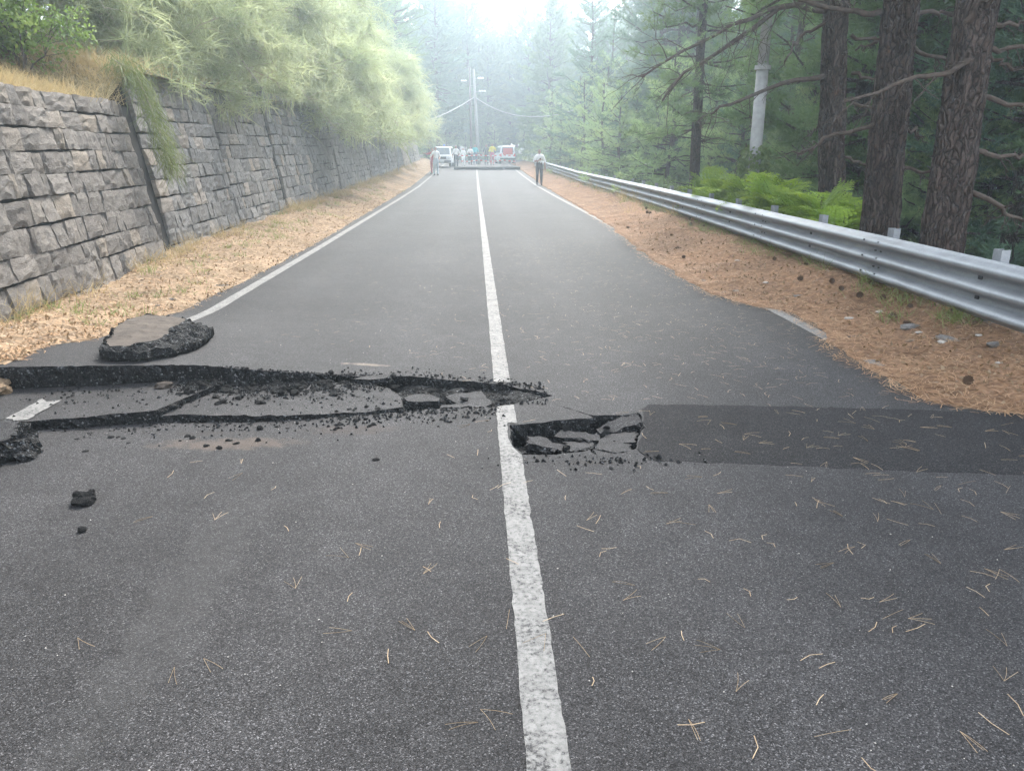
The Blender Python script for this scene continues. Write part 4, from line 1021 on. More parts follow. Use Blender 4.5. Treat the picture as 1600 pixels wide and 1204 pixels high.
for i, (x, y, s) in enumerate(fern_spots):
    h = gz(x, y); e = empty('fern', (x, y, h)); tag(e, ORD[i] + ' bright green fern of the clump behind the guard rail' if i != 10 else 'small fern alone between the two nearest trunks', 'fern', 'ferns behind the guard rail')
    obj('stem', mesh('stem', *tube(np.array([[0, 0, -.05], [.01, 0, .6], [0, .01, 1.12]]) * s, [.02, .016, .01], 5), M['weed']), e)
    for q in range(15):
        a = q * 2.4 + fr.uniform(-.3, .3); obj('frond', FR[q % 3], e, (0, 0, (.40 + .050 * q) * s), (fr.normal() * .15, -fr.uniform(.0, .75), a), (s * fr.uniform(.85, 1.15),) * 3)

# ------------------------------------------------------------------ three near pines
def near_trunk(base, lean, r0, H, seed):
    r = np.random.default_rng(seed); n, m = 150, 44; z = np.linspace(-1.0, H, n); th = np.linspace(0, 2 * np.pi, m, endpoint=False)
    cx = lean[0] * z + .03 * np.sin(z * .7 + seed); cy_ = lean[1] * z; rad = r0 * (1 - .62 * np.clip(z / H, 0, 1)) * (1 + .35 * np.exp(-np.clip(z + 1.0, 0, 9) * 1.6))
    T, Z = np.meshgrid(th, z); P = np.column_stack([np.cos(T).ravel() * 2.2, np.sin(T).ravel() * 2.2, Z.ravel() * 1.1])
    f = fbm(P, 2.2, seed, 4); rg = np.abs(fbm(P * np.array([1, 1, .35]), 3.1, seed + 9, 3))
    d = (.045 * f - .06 * np.exp(-rg * 9)) * (r0 / .2)
    RR = np.repeat(rad, m) + d * .55
    V = np.column_stack([np.repeat(cx, m) + np.cos(T).ravel() * RR, np.repeat(cy_, m) + np.sin(T).ravel() * RR, Z.ravel()])
    i = np.arange(n - 1)[:, None] * m; j = np.arange(m)[None]; F = np.stack([i + j, i + (j + 1) % m, i + m + (j + 1) % m, i + m + j], -1).reshape(-1, 4)
    return V, tris(F)
def limb(pts_, r0, seed, twigs=0):
    r = np.random.default_rng(seed); P = np.array(pts_, float); s0 = np.linspace(0, 1, len(P)); s = np.linspace(0, 1, 12)
    Q = np.column_stack([np.interp(s, s0, P[:, c]) for c in range(3)]); Q[1:] += r.normal(size=(11, 3)) * .018
    Q[:, 1] += np.sin(s * 2.2 + seed) * .25 * s
    parts = [tube(Q, r0 * (1 - .75 * s) + .004, 6)]
    Ltot = np.linalg.norm(P[-1] - P[0])
    for k in range(twigs):
        f = r.uniform(.25, 1); p = np.array([np.interp(f, s, Q[:, c]) for c in range(3)]); d = unit((P[-1] - P[0]) * .6 + r.normal(size=3) * .6 * Ltot + np.array([0, 0, -.25 * Ltot])); t = np.linspace(0, 1, 5)
        tl = Ltot * r.uniform(.12, .3)
        tp = p + np.outer(t, d) * tl + np.vstack([[0, 0, 0], r.normal(size=(4, 3)) * .015]) - np.outer(t ** 2, [0, 0, .25 * tl]); parts.append(tube(tp, .007 * (1 - t * .75) + .001, 4, False))
        for k2 in range(2):
            d2 = unit(d + r.normal(size=3) * .6); parts.append(tube(np.array([tp[2 + k2], tp[2 + k2] + d2 * tl * .4]), .003, 3, False))
    return join(parts)
NT_ = [('thick', (5.60, 12.2, -.45), (-.105, 0), .215, 13, 12.2, 'slimmest and farthest of the three big pine trunks behind the rail',
        [[(5.311, 12.2, 2.771), (4.544, 12.2, 2.615), (3.69, 12.3, 2.296), (3.264, 12.3, 2.084)], [(5.101, 12.2, 3.689), (4.521, 12.2, 3.736), (3.782, 12.1, 3.491), (3.141, 12.0, 3.14), (2.303, 12.0, 2.696)],
         [(5.111, 12.2, 3.603), (4.429, 12.2, 3.709), (3.531, 12.4, 3.055), (3.023, 12.5, 2.743), (2.709, 12.5, 2.338)], [(5.034, 12.2, 3.448), (4.672, 12.2, 3.237), (4.365, 12.2, 2.927)], [(5.441, 12.2, 3.285), (5.891, 12.2, 3.2), (6.145, 12.2, 3.14)],
         [(5.51, 12.2, 2.754), (5.92, 12.2, 2.648), (6.3, 12.2, 2.5)], [(5.56, 12.2, 2.347), (5.927, 12.2, 2.237), (6.2, 12.2, 2.2)], [(5.55, 12.2, 1.552), (5.987, 12.2, 1.438), (6.127, 12.2, 1.312)], [(5.25, 12.2, 2.069), (4.946, 12.2, 1.836)]]),
       ('thick', (4.82, 9.3, -.2), (-.055, 0), .225, 12, 9.3, 'middle one of the three big pine trunks behind the rail',
        [[(4.57, 9.3, 1.959), (3.946, 9.3, 1.744), (3.698, 9.3, 1.564)], [(4.76, 9.3, 3.134), (5.257, 9.3, 3.125), (5.648, 9.3, 3.021)], [(4.80, 9.3, 2.789), (5.261, 9.4, 2.656), (5.436, 9.5, 2.52)], [(4.85, 9.3, 1.454), (5.241, 9.3, 1.365), (5.5, 9.4, 1.3)],
         [(4.412, 9.3, 3.131), (4.075, 9.3, 3.116), (3.402, 9.3, 3.241), (2.956, 9.3, 3.366)], [(4.80, 9.3, 1.888), (5.213, 9.3, 1.781)], [(4.481, 9.3, 2.854), (4.271, 9.3, 2.752)]]),
       ('thick', (4.84, 8.1, -.15), (-.025, 0), .225, 12, 8.1, 'nearest and rightmost of the three big pine trunks behind the rail',
        [[(4.72, 8.0, 2.592), (4.643, 7.85, 2.413), (4.068, 7.8, 2.29), (3.369, 7.8, 2.095)], [(4.93, 8.1, 2.845), (5.289, 8.1, 2.835), (5.674, 8.1, 2.878)], [(4.93, 8.1, 2.611), (5.341, 8.1, 2.571), (5.756, 8.1, 2.496)], [(4.93, 8.1, 2.173), (5.447, 8.1, 2.039), (5.812, 8.1, 1.916)],
         [(4.95, 8.1, 1.632), (5.269, 8.1, 1.549), (5.572, 8.1, 1.581), (5.878, 8.1, 1.6)], [(4.95, 8.1, 1.279), (5.354, 8.1, 1.094), (5.659, 8.1, 0.967), (6.03, 8.1, 0.878)], [(4.62, 8.0, 2.813), (4.707, 7.8, 2.986), (4.799, 7.75, 3.016)], [(4.95, 8.1, 2.551), (5.236, 8.1, 2.433), (5.366, 8.1, 2.344)]])]
crownN = PINES[0][1]
for ti, (nm, b, lean, r0, H, Y, lab, limbs) in enumerate(NT_):
    e = empty('pine_tree', b); tag(e, lab, 'tree', 'big pine trunks behind the rail')
    mk('trunk', near_trunk(b, lean, r0, H, 600 + ti), M['bark'], e, smooth=True)
    for li, l in enumerate(limbs):
        P = np.array(l); Lg = np.linalg.norm(P[-1] - P[0])
        mk('branch', limb(P - np.array(b), .016 + .012 * min(Lg, 2.4), 640 + ti * 20 + li, int(4 + Lg * 5)), M['twig'], e, smooth=True)
    C = []; r = np.random.default_rng(690 + ti)
    (wv_, wf), (nv, nf) = pine_geo(H + 2.5, 4.6, 2.6, 700 + ti, .03)
    nv = nv + np.column_stack([lean[0] * nv[:, 2], nv[:, 2] * 0, nv[:, 2] * 0]); wv_ = wv_ + np.column_stack([lean[0] * wv_[:, 2], wv_[:, 2] * 0, wv_[:, 2] * 0])
    mk('limbs', (wv_, wf), M['bark'], e); mk('crown', (nv, nf), M['needles'], e)
    if ti == 0:   # twiggy needled spray hanging from the high limbs towards the road
        C, A = [], []
        for l in (limbs[1], limbs[2]):
            P = np.array(l) - np.array(b)
            for q in range(95):
                f = r.uniform(.3, 1); p = np.array([np.interp(f * (len(P) - 1), np.arange(len(P)), P[:, c]) for c in range(3)])
                C.append(p + r.normal(size=3) * np.array([.30, .28, .22]) - np.array([0, 0, .12])); A.append(np.array([-.6, r.normal() * .4, -.3]))
        mk('needle_spray', spray(np.array(C), np.array(A), 9, .13, .006, .7, r), M['needles'], e)

# ------------------------------------------------------------------ poles, wires, sign
def moved(VF, b): return VF[0] - np.array(b), VF[1]
e = empty('concrete_pole', (5.32, 15.5, gz(5.32, 15.5))); tag(e, 'thick pale concrete pole with a collar among the pines on the right', 'pole')
zb = gz(5.32, 15.5); sh = lambda z: (-.03 * 0, 0, z)
mk('shaft', tube(np.array([[0, 0, -.3], [0, 0, 3.138 - zb]]), [.122, .112], 24), M['concrete'], e, smooth=True)
mk('collar', tube(np.array([[0, 0, 3.12 - zb], [0, 0, 3.20 - zb]]), [.15, .15], 24), M['concrete'], e)
mk('upper_shaft', tube(np.array([[0, 0, 3.20 - zb], [0, 0, 9.5 - zb]]), [.10, .08], 24), M['concrete'], e, smooth=True)
r = np.random.default_rng(77); th = r.uniform(0, 6.28, 2600); zc = r.uniform(0, 1.0, 2600) ** 1.3 * 1.9
iv = leaves(np.column_stack([np.cos(th) * (.2 + .25 * r.random(2600) * (1.2 - zc / 2)), np.sin(th) * (.2 + .25 * r.random(2600) * (1.2 - zc / 2)), zc + .2]), .10, .075, r)
iv2 = tube(np.column_stack([.19 * np.cos(np.linspace(0, 9, 40)), .19 * np.sin(np.linspace(0, 9, 40)), np.linspace(0, 2.2, 40)]), .012, 4)
ee = empty('ivy', (5.32, 15.5, zb)); tag(ee, 'ivy climbing the foot of the thick concrete pole', 'ivy'); mk('foliage', iv, M['ivy'], ee); mk('stem', iv2, M['twig'], ee)

e = empty('utility_pole', (.226, 75, float(rise(75)))); tag(e, 'leaning pale concrete utility pole standing behind the barrier tape', 'pole')
top = np.array([-.36, 0, 8.27]); mk('shaft', tube(np.array([[0.02, 0, -.3], [-.18, 0, 4.1], top]), [.17, .14, .105], 16), M['concrete'], e, smooth=True)
def insul(p, d, par):
    mk('bracket', tube(np.array([p, p + np.array(d) * .5]), .025, 6), M['galv'], par)
    for f in (.4, .6, .8): mk('insulator', tube(np.array([p + np.array(d) * f + [0, 0, -.02], p + np.array(d) * f + [0, 0, .06], p + np.array(d) * f + [0, 0, .14]]), [.10, .12, .06], 10), M['porcelain'], par)
insul(np.array([-.33, 0, 7.45]), (1, 0, 0), e); insul(np.array([-.27, 0, 6.35]), (1.1, 0, 0), e)
e2 = empty('wooden_pole', (-.45, 84, float(rise(84)))); tag(e2, 'thin dark wooden pole just left of the leaning concrete pole', 'pole')
mk('shaft', tube(np.array([[0, 0, -.3], [-.1, 0, 9.3]]), [.13, .10], 12), M['wood'], e2, smooth=True); insul(np.array([-.1, 0, 7.9]), (-1.0, 0, 0), e2)
def cable(a, b, sag, lab):
    t = np.linspace(0, 1, 24); P = np.outer(1 - t, a) + np.outer(t, b) - np.outer(4 * t * (1 - t) * sag, [0, 0, 1]); b0 = np.array(a, float)
    tag(mk('cable', moved(tube(P, .032, 5), b0), M['wire'], loc=tuple(b0), smooth=True), lab, 'cable', 'overhead cables')
cable((.02, 75, 6.5), (8.5, 52, 5.2), 1.5, 'sagging overhead cable running from the leaning pole to the right')
cable((-.10, 75, 6.55), (-6.5, 60.5, 3.4), .5, 'overhead cable running from the leaning pole down to the left')

e = empty('road_sign', (-4.70, 47.9, float(wall_base(47.9)))); tag(e, 'small pale square sign on a thin post against the far stone wall', 'sign')
mk('post', tube(np.array([[0, 0, -.3], [0, 0, 2.75]]), .03, 8), M['galv'], e); mk('plate', box((-.02, -.045, 2.45), (.62, .012, .62)), M['sign_white'], e); mk('frame', join([box((-.02, -.03, 2.45 + s * .31), (.66, .03, .03)) for s in (-1, 1)] + [box((-.02 + s * .32, -.03, 2.45), (.03, .03, .60)) for s in (-1, 1)]), M['sign_back'], e)

# ------------------------------------------------------------------ vehicles
def bev(name, VF, mat, par, w=.03, seg=2): return obj(name, bevel_mesh(name, VF, mat, w, seg, True), par)
def hexa(x0, x1, z0, z1, yf0, yf1, yb0, yb1, ins=0.0):
    """box tapered towards the top: y front/back at bottom and top, side inset at the top"""
    V = np.array([[x0, yf0, z0], [x1, yf0, z0], [x1, yb0, z0], [x0, yb0, z0], [x0 + ins, yf1, z1], [x1 - ins, yf1, z1], [x1 - ins, yb1, z1], [x0 + ins, yb1, z1]])
    return V, tris([[0, 3, 2, 1], [4, 5, 6, 7], [0, 1, 5, 4], [1, 2, 6, 5], [2, 3, 7, 6], [3, 0, 4, 7]])
def wheel(par, x, y, rr, w):
    th = np.linspace(0, 1, 5)
    t = obj('tyre', mesh('tyre', *tube(np.array([[-w / 2, 0, 0], [-w / 2 + .02, 0, 0], [w / 2 - .02, 0, 0], [w / 2, 0, 0]]), [rr * .9, rr, rr, rr * .9], 20), M['rubber'], smooth=False), par, (x, y, rr))
    mk('rim', tube(np.array([[-w / 2 - .012, 0, 0], [w / 2 + .012, 0, 0]]), rr * .58, 12), M['galv'], t)
def van(loc, rz, paint, label, kind):
    e = empty(kind, loc, (0, 0, rz), (.88, .88, .88)); tag(e, label, 'vehicle'); hw = .88
    bev('body', hexa(-hw, hw, .38, 1.08, -2.1, -2.02, 2.1, 2.06, .03), paint, e, .08, 3)
    cabn = bev('cabin', hexa(-hw + .03, hw - .03, 1.06, 1.86, -1.22, -.62, 2.04, 1.9, .14), paint, e, .07, 3)
    mk('windscreen', (np.array([[-.70, -1.18, 1.14], [.70, -1.18, 1.14], [.60, -.735, 1.74], [-.60, -.735, 1.74]]) + [0, -.035, 0], [[0, 1, 2, 3]]), M['glass'], e)
    mk('rear_window', (np.array([[-.66, 2.045, 1.16], [.66, 2.045, 1.16], [.58, 1.945, 1.70], [-.58, 1.945, 1.70]]) + [0, .012, 0], [[3, 2, 1, 0]]), M['glass'], e)
    for s in (-1, 1):
        for ya, yb in ((-.95, .15), (.25, 1.05), (1.15, 1.85)):
            x0, x1 = s * (hw - .045 + .012), s * (hw - .135 + .012); q = [[0, 1, 2, 3]] if s > 0 else [[3, 2, 1, 0]]
            mk('side_window', (np.array([[x0, ya, 1.16], [x0, yb, 1.16], [x1, yb - .02, 1.70], [x1, ya + (.28 if ya < 0 else .02), 1.70]]), q), M['glass'], e)
        mk('headlight', moved(tube(np.array([[s * .62, -2.09, .86], [s * .62, -2.15, .86]]), [.12, .11], 14), (0, 0, 0)), M['lamp'], e)
        mk('tail_light', box((s * .74, 2.10, .9), (.14, .04, .30)), M['tape_red'], e)
        mk('mirror', box((s * 1.02, -1.0, 1.22), (.20, .10, .22)), M['trim'], e)
        for y in (-1.35, 1.35): wheel(e, s * .76, y, .36, .22)
    mk('grille', box((0, -2.12, .84), (.86, .03, .20)), M['trim'], e); bev('bumper', box((0, -2.16, .52), (1.74, .16, .20)), M['trim'], e, .03)
    bev('rear_bumper', box((0, 2.14, .52), (1.70, .14, .18)), M['trim'], e, .03); mk('number_plate', box((0, -2.25, .55), (.50, .012, .11)), M['sign_white'], e)
    return e
v1 = van((-2.75, 67.5, float(rise(67.5))), -.05, M['white_car'], 'white off-road vehicle with a roof beacon parked at the left edge of the road', 'off_road_vehicle')
mk('beacon', tube(np.array([[.05, .1, 1.85], [.05, .1, 1.90], [.05, .1, 2.04], [.05, .1, 2.07]]), [.10, .10, .09, .05], 12), M['beacon'], v1)
mk('roof_rack', join([box((0, y, 1.91), (1.3, .05, .04)) for y in (-.2, .6, 1.4)]), M['trim'], v1)
v2 = van((2.80, 78.5, float(rise(76.5))), math.pi + .12, M['white_car'], 'white van with a red tailgate parked beyond the barrier tape on the right', 'parked_van')
bev('tailgate', hexa(-.56, .56, .95, 1.62, 2.09, 2.06, 2.13, 2.10, .06), M['red_car'], v2, .01)

# ------------------------------------------------------------------ people
SK = {'pelvis': (0, 0, .95, .145, .11), 'waist': (0, .005, 1.10, .125, .095), 'chest': (0, 0, 1.32, .155, .105), 'upper': (0, .01, 1.43, .12, .08), 'neck': (0, .0, 1.51, .055, .055), 'jaw': (0, -.015, 1.58, .068, .075),
      'skull': (0, -.005, 1.67, .078, .092), 'crown_': (0, .005, 1.74, .05, .06)}
def person(loc, rz, H, shirt, pants, label, pose, shoes='shoe', fingers=False, hair='hair', nm='person'):
    J = {k: np.array(v[:3]) for k, v in SK.items()}; RD = {k: v[3:] for k, v in SK.items()}
    E_ = [('pelvis', 'waist'), ('waist', 'chest'), ('chest', 'upper'), ('upper', 'neck'), ('neck', 'jaw'), ('jaw', 'skull'), ('skull', 'crown_')]
    zone = {'pelvis': 'p', 'waist': 's', 'chest': 's', 'upper': 's', 'neck': 'k', 'jaw': 'k', 'skull': 'k', 'crown_': 'k'}
    for s, n in ((-1, 'r'), (1, 'l')):
        el = pose.get('elbow_' + n, (.27, .02, 1.14)); wr_ = pose.get('wrist_' + n, (.29, -.05, .89)); kn = pose.get('knee_' + n, (.105, -.03, .50)); an = pose.get('ankle_' + n, (.11, .02, .09))
        hd = np.array(wr_) + unit(np.array(wr_) - np.array(el)) * .10
        for k, p, rd, z in (('shoulder', (.175, .01, 1.41), (.062, .062), 's'), ('elbow', el, (.045, .045), 's'), ('forearm', np.array(el) * .75 + np.array(wr_) * .25, (.043, .043), 'k'), ('wrist', wr_, (.028, .026), 'k'), ('hand', hd, (.036, .022), 'k'),
                            ('hip', (.095, 0, .88), (.105, .10), 'p'), ('knee', kn, (.062, .062), 'p'), ('shin', np.array(kn) * .6 + np.array(an) * .4 + [0, .015, 0], (.056, .056), 'p'), ('ankle', an, (.042, .045), 'p'), ('heel', np.array(an) + [0, -.02, -.045], (.042, .04), 'f'), ('toe', np.array(an) + [.015, -.17, -.06], (.038, .026), 'f')):
            J[k + n] = np.array(p, float) * [s, 1, 1]; RD[k + n] = rd; zone[k + n] = z
        E_ += [('upper', 'shoulder' + n), ('shoulder' + n, 'elbow' + n), ('elbow' + n, 'forearm' + n), ('forearm' + n, 'wrist' + n), ('wrist' + n, 'hand' + n), ('pelvis', 'hip' + n), ('hip' + n, 'knee' + n), ('knee' + n, 'shin' + n), ('shin' + n, 'ankle' + n), ('ankle' + n, 'heel' + n), ('heel' + n, 'toe' + n)]
        if fingers:
            w_, h_ = J['wrist' + n], J['hand' + n]; d = unit(h_ - w_); sd = unit(np.cross(d, [0, 1, .2])); bd = unit(np.cross(sd, d))
            for q, (o_, ln) in enumerate(((-.032, .07), (-.011, .082), (.011, .078), (.032, .06))):
                a, b, c = 'f%d%s' % (q, n), 'g%d%s' % (q, n), 0
                J[a] = h_ + d * .03 + sd * o_; J[b] = J[a] + d * ln * .8 + bd * ln * .45; RD[a] = (.011, .011); RD[b] = (.008, .008); zone[a] = zone[b] = 'k'; E_ += [('hand' + n, a), (a, b)]
            J['t' + n] = (w_ + h_) / 2 + sd * -.04 * s; J['u' + n] = J['t' + n] + d * .05 + sd * -.015 * s; RD['t' + n] = RD['u' + n] = (.011, .011); zone['t' + n] = zone['u' + n] = 'k'; E_ += [('wrist' + n, 't' + n), ('t' + n, 'u' + n)]
    tw = pose.get('bend', 0)
    if tw:
        for k in J:
            if J[k][2] > .97 and k[:4] not in ('knee', 'hipl', 'hipr'):
                v = J[k] - [0, 0, .95]; c, s_ = math.cos(tw), math.sin(tw); J[k] = np.array([v[0], v[1] * c - v[2] * s_, v[1] * s_ + v[2] * c + .95])
    keys = list(J); ix = {k: i for i, k in enumerate(keys)}
    me = bpy.data.meshes.new('person_rig'); me.from_pydata([tuple(J[k]) for k in keys], [(ix[a], ix[b]) for a, b in E_], [])
    o = bpy.data.objects.new('rig', me); COL.objects.link(o)
    md = o.modifiers.new('skin', 'SKIN'); md.use_smooth_shade = True
    for i, k in enumerate(keys):
        sv = me.skin_vertices[0].data[i]; sv.radius = RD[k]; sv.use_root = (k == 'pelvis')
    sb = o.modifiers.new('sub', 'SUBSURF'); sb.levels = sb.render_levels = 1
    dg = bpy.context.evaluated_depsgraph_get(); bmE = bpy.data.meshes.new_from_object(o.evaluated_get(dg)); bpy.data.objects.remove(o)
    n = len(bmE.vertices); P = np.empty(n * 3, np.float32); bmE.vertices.foreach_get('co', P); P = P.reshape(-1, 3).astype(float)
    N = np.empty(n * 3, np.float32); bmE.vertices.foreach_get('normal', N); N = N.reshape(-1, 3)
    segs = [(J[a], J[b], zone[b] if zone[a] == 's' and zone[b] == 'p' else zone[a]) for a, b in E_]
    best = np.full(n, 9.0); zn = np.array(['s'] * n)
    for a, b, z in segs:
        d = b - a; t = np.clip(((P - a) @ d) / (d @ d + 1e-9), 0, 1); q = np.linalg.norm(P - a - t[:, None] * d, axis=1); k = q < best; best[k] = q[k]; zn[k] = z
    polys = [tuple(p.vertices) for p in bmE.polygons]; bpy.data.meshes.remove(bmE)
    e = empty(nm, loc, (0, 0, rz), (H / 1.76,) * 3); tag(e, label, 'person')
    T = np.concatenate([tris([p]) for p in polys])
    mk('body', (P, T), M['skin'], e, smooth=True)
    def cloth(name, zs, off, mat, cond=None):
        k = np.isin(zn, list(zs))
        if cond is not None: k &= cond
        f = T[k[T].sum(1) >= 2]
        if len(f) == 0: return
        u, inv = np.unique(f, return_inverse=True)
        mk(name, (P[u] + N[u] * off, inv.reshape(-1, 3)), M[mat], e, smooth=True)
    cloth('shirt', 's', .022, shirt); cloth('trousers', 'p', .016, pants); cloth('shoes', 'f', .012, shoes)
    hz = J['skull'][2]; cloth('hair', 'k', .014, hair, (P[:, 2] > hz - .10) & ((P[:, 2] > hz + .045) | (P[:, 1] > J['skull'][1] + .02)))
    if fingers:
        for s in (-1, 1): mk('eye', (lambda q: (q[0] * .013 + J['skull'] + [s * .032, -.088, -.02], q[1]))(tube(np.array([[0, -1, 0], [0, -.4, 0], [0, .4, 0], [0, 1, 0]]), [.3, 1, 1, .3], 8)), M['hair'], e)
        mk('nose', (np.array([[-.014, -.075, -.075], [.014, -.075, -.075], [0, -.105, -.07], [0, -.078, -.015]]) + J['skull'] + [0, -.005, 0], [[0, 1, 2], [1, 3, 2], [3, 0, 2]]), M['skin'], e)
    return e
rz_ = lambda y: float(rise(y))
person((3.17, 41.2, rz_(41.2) + .0), 0, 1.78, 'white_cloth', 'dark_cloth', 'man in white shirt and dark trousers walking by the guard rail holding a phone', dict(elbow_r=(.28, .02, 1.15), wrist_r=(.06, -.22, 1.20), knee_l=(.10, -.10, .50), ankle_l=(.11, -.04, .09), ankle_r=(.10, .08, .10)), fingers=True)
tag(mk('mobile_phone', box((0, 0, 0), (.075, .012, .15), (.5, 0, .2)), M['trim'], loc=(3.19, 40.94, rz_(41.2) + 1.27)), 'dark phone held by the man in the white shirt', 'phone')
person((-2.72, 53, rz_(53)), .15, 1.78, 'white_cloth', 'jeans', 'man in white shirt and pale jeans standing on the left edge line', dict(elbow_r=(.32, -.02, 1.20), wrist_r=(.36, -.22, 1.12), elbow_l=(.27, 0, 1.15), wrist_l=(.22, -.20, 1.05)), fingers=True)
person((-3.0, 54.6, rz_(54.6)), -.4, 1.70, 'pink_cloth', 'pink_cloth', 'person in red clothes behind the man with the pale jeans reaching out an arm', dict(elbow_r=(.40, -.03, 1.34), wrist_r=(.64, -.08, 1.40)))
person((-1.62, 63.5, rz_(63.5)), .3, 1.78, 'white_cloth', 'dark_cloth', 'person in white top and dark trousers standing beside the off-road vehicle', dict(elbow_l=(.28, .0, 1.15), wrist_l=(.20, -.20, 1.05)), hair='white_cloth')
person((-1.15, 70.6, rz_(70.6)), .1, 1.5, 'white_cloth', 'white_cloth', 'person in pale clothes behind the left end of the tape', dict())
person((-.55, 73, rz_(73)), 0, 1.62, 'white_cloth', 'dark_cloth', 'person in white shirt behind the tape left of the leaning pole', dict(elbow_r=(.28, -.02, 1.15), wrist_r=(.05, -.22, 1.12), elbow_l=(.28, -.02, 1.15), wrist_l=(.05, -.24, 1.08)))
person((-.10, 73.6, rz_(73.6)), 0, 1.76, 'teal_cloth', 'blue_jeans', 'person in turquoise shirt behind the tape next to the leaning pole', dict(), hair='white_cloth')
person((.92, 73.2, rz_(73.2)), .2, 1.76, 'dark_cloth', 'dark_cloth', 'person in dark clothes and reddish cap behind the tape right of the leaning pole', dict(), hair='pink_cloth')
person((1.45, 72.6, rz_(72.6)), -.2, 1.86, 'yellow_cloth', 'pink_cloth', 'person in yellow shirt behind the tape', dict(elbow_l=(.30, -.02, 1.18), wrist_l=(.15, -.22, 1.2)))

# barrier tape with stakes
e = empty('barrier_tape', (0, 68, rz_(68))); tag(e, 'two red and white barrier tapes strung across the road on stakes', 'barrier tape')
b0 = np.array([0, 68, rz_(68)])
for x in (-1.9, .2, 3.3): mk('stake', tube(np.array([[x, 0, -.1], [x, 0, 1.05]]), .025, 6), M['wood'], e)
for h, sg in ((.95, .06), (.55, .12)):
    xs = np.linspace(-1.9, 3.3, 53)
    for q in range(26):
        xx = xs[q * 2:q * 2 + 3]; sag = lambda x: h - sg * abs(math.sin((x + 1.9) / 5.2 * math.pi * 2.5))
        V = np.array([[x, -.03, sag(x) + s * .04] for x in xx for s in (-1, 1)]); mk('stripe', (V, [[0, 2, 3, 1], [2, 4, 5, 3]]), M['tape_red' if q % 2 else 'tape_white'], e)

# ------------------------------------------------------------------ litter, grass, needles, cones
sr_ = np.random.default_rng(23)
def needle_strips(n, X, Y, Z, L, w, r, lift=.012, wob=.25):
    a = r.uniform(0, 6.28, n); d = np.column_stack([np.cos(a), np.sin(a), r.normal(size=n) * wob * .5]); s = np.column_stack([-np.sin(a), np.cos(a), np.zeros(n)]) * w * .5
    c = np.column_stack([X, Y, Z + lift * r.random(n)]); ln = (L * r.uniform(.5, 1.2, n))[:, None]; m = c + s * 6 * r.normal(size=(n, 1))
    V = np.stack([c - d * ln / 2 - s, c - d * ln / 2 + s, m + s + [0, 0, .002], m - s + [0, 0, .002], c + d * ln / 2 + s, c + d * ln / 2 - s], 1).reshape(-1, 3)
    b = np.arange(n)[:, None] * 6
    return V, np.concatenate([b + np.array([f]) for f in ([0, 1, 2], [0, 2, 3], [3, 2, 4], [3, 4, 5])])
# right verge
n = 26000; Y = 3.5 + 26 * sr_.random(n) ** 1.9; t = sr_.random(n) ** 1.15; X = REF(Y) - .10 + t * (rail_x(Y) + .7 - REF(Y)) + sr_.normal(size=n) * .05
Z = np.where(X > REF(Y) + .02, verge_r(X, Y), road_z(np.column_stack([X, Y])) + .004)
tag(mk('needle_litter', needle_strips(n, X, Y, Z, .11, .0045, sr_, .025), M['needle_dry']), 'mat of rusty pine needles along the right verge', 'pine needles', kind='stuff')
# left verge leaves and straw
n = 9000; Y = 5.4 + 30 * sr_.random(n) ** 1.9; t = sr_.random(n); X = LEF(Y) + .03 - t * 1.7; Z = verge_l(X, Y) + .008
tag(mk('leaf_litter', leaves(np.column_stack([X, Y, Z]), .044, .024, sr_, 2.0), M['leaf_dry']), 'dry leaves lying along the foot of the wall', 'leaves', kind='stuff')
n = 9000; Y = 5.4 + 40 * sr_.random(n) ** 1.7; X = LEF(Y) + .06 - sr_.random(n) * 1.6 + sr_.normal(size=n) * .03; Z = np.where(X < LEF(Y), verge_l(X, Y), road_z(np.column_stack([X, Y])) + .004)
tag(mk('straw_litter', needle_strips(n, X, Y, Z, .10, .004, sr_, .02), M['needle_dry']), 'straw and needles scattered on the left verge', 'straw', kind='stuff')
n = 2600; Y = 3.6 + 16 * sr_.random(n) ** 1.6; X = REF(Y) + .15 + sr_.random(n) * 1.3; Z = verge_r(X, Y) + .01
tag(mk('leaf_litter', leaves(np.column_stack([X, Y, Z]), .045, .025, sr_, 1.5), M['leaf_dry']), 'dead leaves among the needles on the right verge', 'leaves', kind='stuff')
def grass(n, X, Y, Z, L, w, r, mat, name, lab, spread=.45):
    C = np.column_stack([X, Y, Z]); return tag(mk(name, strands(C, np.column_stack([r.normal(size=n) * spread, r.normal(size=n) * spread, np.ones(n)]), L, r, w, .5, 3), mat), lab, 'grass', kind='stuff')
def tufts(m, per, fx, sp):
    c = np.array([fx() for _ in range(m)]); c = np.repeat(c, per, 0) + sr_.normal(size=(m * per, 2)) * sp; return c[:, 0], c[:, 1]
X, Y = tufts(230, 26, lambda: (-4.75 + sr_.normal() * .14 - .0, 6.2 + 55 * sr_.random() ** 1.5), .09); X = np.maximum(X, -5.0)
grass(len(X), X, Y, verge_l(X, Y), .30, .006, sr_, M['straw'], 'dry_grass', 'dry grass along the foot of the stone wall')
X, Y = tufts(110, 22, lambda: (-4.2 + sr_.normal() * .35, 7 + 30 * sr_.random() ** 1.4), .07)
grass(len(X), X, Y, verge_l(X, Y), .13, .007, sr_, M['weed'], 'green_weeds', 'low green weeds in the litter of the left verge')
X, Y = tufts(420, 26, lambda: (-5.35 - abs(sr_.normal()) * .7, 7 + 6 * sr_.random()), .12)
grass(len(X), X, Y, bank_z(X, Y), .34, .007, sr_, M['straw'], 'dry_grass', 'dry yellow grass on top of the nearest wall section')
X, Y = tufts(300, 24, lambda: (-5.5 - abs(sr_.normal()) * 2.5, 12.5 + 40 * sr_.random()), .14)
